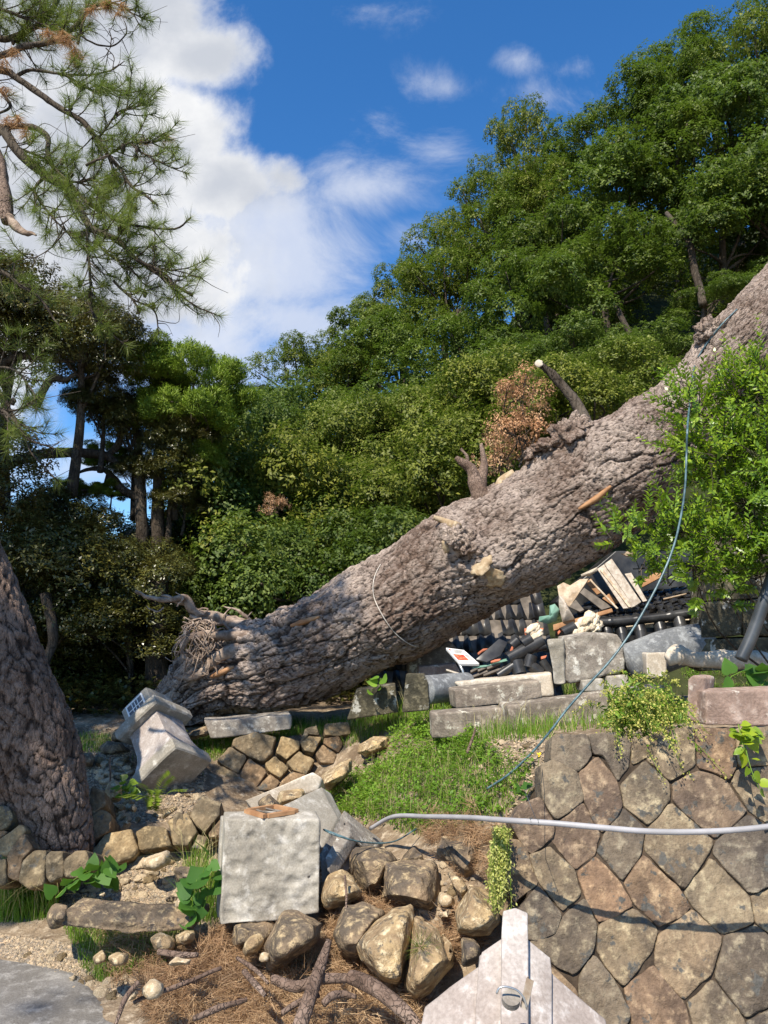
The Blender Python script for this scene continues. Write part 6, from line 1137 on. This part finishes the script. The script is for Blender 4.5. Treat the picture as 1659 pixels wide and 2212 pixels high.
# yellow flowering mugwort spilling over the wall
mg = thing('flowering_weed', 'pale yellow feathery weed spilling over the top of the retaining wall', 'plant', at(1390, 1560, 3.6)); rng = np.random.default_rng(9); C = []; D = []; Nn = []; C2 = []; D2 = []; Nn2 = []; st = MB()
for k in range(110):
    s = np.array(at(rng.uniform(1310, 1450), rng.uniform(1500, 1575), rng.uniform(3.55, 3.85))); e = np.array([rng.normal(0, .09), rng.uniform(-.22, .02), rng.uniform(-.22, .12)]); P = cat([s, s+e*.6+[0, 0, .05], s+e*1.1], 16); st.tube(P, np.linspace(.002, .001, 16), 4)
    for j in range(4): C.append(P[4:]+rng.normal(0, .008, P[4:].shape)); D.append(rnd_dirs(12, rng)); Nn.append(rnd_dirs(12, rng))
    C2.append(P[:10]); D2.append(rnd_dirs(10, rng)); Nn2.append(rnd_dirs(10, rng, 0))
V, Fc = leaf_mesh(np.concatenate(C), np.concatenate(D), np.concatenate(Nn), .012, .7); mk('flowers', V, Fc, M['leaf_yellow'], mg)
V, Fc = leaf_mesh(np.concatenate(C2), np.concatenate(D2), np.concatenate(Nn2), .035, .35); mk('leaves', V, Fc, M['leaf_weed'], mg); st.build('stem', M['leaf_weed'], mg)
mg = thing('hanging_weed', 'long drooping bunch of yellow-green weed hanging between the boulders and the retaining wall', 'plant', at(1085, 1800, 3.45)); C = []; D = []; Nn = []; st = MB()
for k in range(46):
    x = rng.uniform(1068, 1100); Y_ = rng.uniform(3.22, 3.42); P = frompx([(x, 1790, Y_+.06), (x+rng.normal(-4, 5), 1870, Y_), (x+rng.normal(-6, 8), rng.uniform(1900, 1975), Y_-.03)], 26); st.tube(P, .0012, 4)
    for j in range(3): C.append(P+rng.normal(0, .007, P.shape)); D.append(unit(rnd_dirs(26, rng)+[0, 0, -.7])); Nn.append(rnd_dirs(26, rng))
V, Fc = leaf_mesh(np.concatenate(C), np.concatenate(D), np.concatenate(Nn), .016, .45); mk('leaves', V, Fc, M['leaf_yellow'], mg); st.build('stem', M['leaf_weed'], mg)
for i, (px, py, lab) in enumerate([(375,1597,'left of the grey slab'),(400,1604,'in the grass strip below the root'),(1052,1560,'in front of the short lichened slab'),(1162,1568,'in front of the long kerb slab'),(1160,1672,'on the bare bank left of the retaining wall')]):
    g = gpt(px, py); f = thing('yellow_flower', 'tiny yellow flower '+lab, 'flower', g, 'yellow flowers'); t = g+V3((.01, -.02, .09)); mb = MB(); mb.tube([g, t], .0015, 4); mb.build('stem', M['leaf_weed'], f)
    V, Fc = rosette(np.array([t]), np.array([[0, -.5, .8]]), np.random.default_rng(i), 9, .017, .5, 1., 0, .001); mk('petals', V, Fc, M['petal'], f)
# needle litter and fallen branches
rng = np.random.default_rng(31)
LR = [([(400,2090),(520,2010),(720,2060),(900,2130),(920,2300),(420,2300),(300,2170)], (0, 0, 1), 3000), ([(690,1950),(800,1900),(860,1990),(830,2080),(720,2060)], (0, 0, 1), 330), ([(900,1790),(1100,1790),(1090,1960),(960,1900)], (0, 0, 1), 160), ([(200,2010),(420,2020),(420,2130),(240,2140)], (0, 0, 1), 160), ([(840,2080),(1000,2000),(1050,2050),(920,2130)], (0, 0, 1), 200)]
P = np.concatenate([sample(region(p, c), n) for p, c, n in LR]); NC_ = []; ND = []
for p in P:
    n = 20; d0 = unit(np.array([rng.normal(), rng.normal(), rng.normal(0, .35)])); D = unit(d0+rng.normal(0, .42, (n, 3))*[1, 1, .6]); NC_.append(p+[0, 0, abs(rng.normal(0, .045))]+rng.normal(0, .012, (n, 3))); ND.append(D*.085*rng.uniform(.7, 1.2, (n, 1)))
o = needles('needle_litter', np.concatenate(NC_), np.concatenate(ND), 'needle_dead', None, .0013); tag(o, 'brown pine needle litter piled at the foot of the boulders and along the road', 'pine needles', kind='stuff')
NC_ = []; ND = []
tc_ = np.array(at(912, 2052, 3.22))
for _ in range(3): 
    n = 60; d = unit(np.array([.3, -.5, .6])); t = rnd_dirs(n, rng); NC_.append(np.repeat((tc_+rng.normal(0, .01, 3))[None], n, 0)); ND.append(unit(d*rng.uniform(.1, 1, (n, 1))+t)*.085)
tag(needles('pine_sprig', np.concatenate(NC_), np.concatenate(ND), 'needle', None, .0014), 'fresh green pine sprig lying on the pale boulder', 'pine sprig')
BR = [('thick branch slanting up from the bottom edge over the needle litter', [(640,2240,2.95),(672,2150,3.05),(690,2090,3.15),(708,2030,3.25)], [.028,.026,.024,.012]), ('long branch lying across behind the slanting one', [(590,2115,3.2),(640,2128,3.15),(700,2110,3.15),(760,2108,3.15),(800,2120,3.1)], [.018,.022,.02,.018,.012]),
 ('thick branch running down right from the middle of the litter', [(755,2105,3.15),(800,2125,3.08),(850,2160,3.0),(905,2230,2.9)], [.026,.028,.026,.022]), ('dark stick lying at the left of the litter', [(340,2055,3.45),(380,2058,3.42),(430,2062,3.38)], [.012,.014,.01]), ('dark branch at the left edge of the litter', [(290,2165,3.1),(320,2150,3.15),(380,2130,3.2),(480,2095,3.3)], [.007,.008,.009,.008]),
 ('grey stick near the bottom centre-left', [(420,2200,2.95),(470,2180,3.0),(530,2160,3.05)], [.009,.012,.008]), ('short stick pointing to the bottom right', [(530,2100,3.2),(555,2130,3.1),(570,2150,3.05)], [.012,.012,.008]), ('curved root-like branch near the dark boulder', [(515,2070,3.35),(540,2085,3.3),(560,2100,3.25),(580,2125,3.2)], [.008,.01,.009,.006]),
 ('broken branch end by the bottom centre', [(700,2170,3.02),(720,2150,3.05),(745,2145,3.08),(770,2150,3.05)], [.012,.014,.012,.008]), ('thin twig standing by the yellow rounded boulder', [(748,1960,3.6),(745,1925,3.65),(742,1890,3.7)], [.004,.006,.005]), ('stick leaning on the bank below the lichened slab', [(1010,1625,4.5),(1018,1600,4.5),(1028,1572,4.5)], [.009,.008,.006]),
 ('thin vine stem hanging down left of the seedling', [(235,1725,5.3),(236,1680,5.3),(238,1640,5.3),(250,1635,5.3)], [.007,.006,.005,.003]), ('dark thick branch in the left part of the litter', [(250,2210,2.95),(268,2160,3.05),(300,2120,3.1)], [.006,.011,.008]), ('small branch with a cut end in the litter', [(610,2190,3.0),(650,2165,3.05),(690,2150,3.08)], [.01,.012,.008])]
for lab, L, r in BR: wood('fallen_branch', lab, 'branch', L, [q*1.0 for q in r], 'bark_branch', 26, 9, .012)['group'] = 'broken branches on the ground'
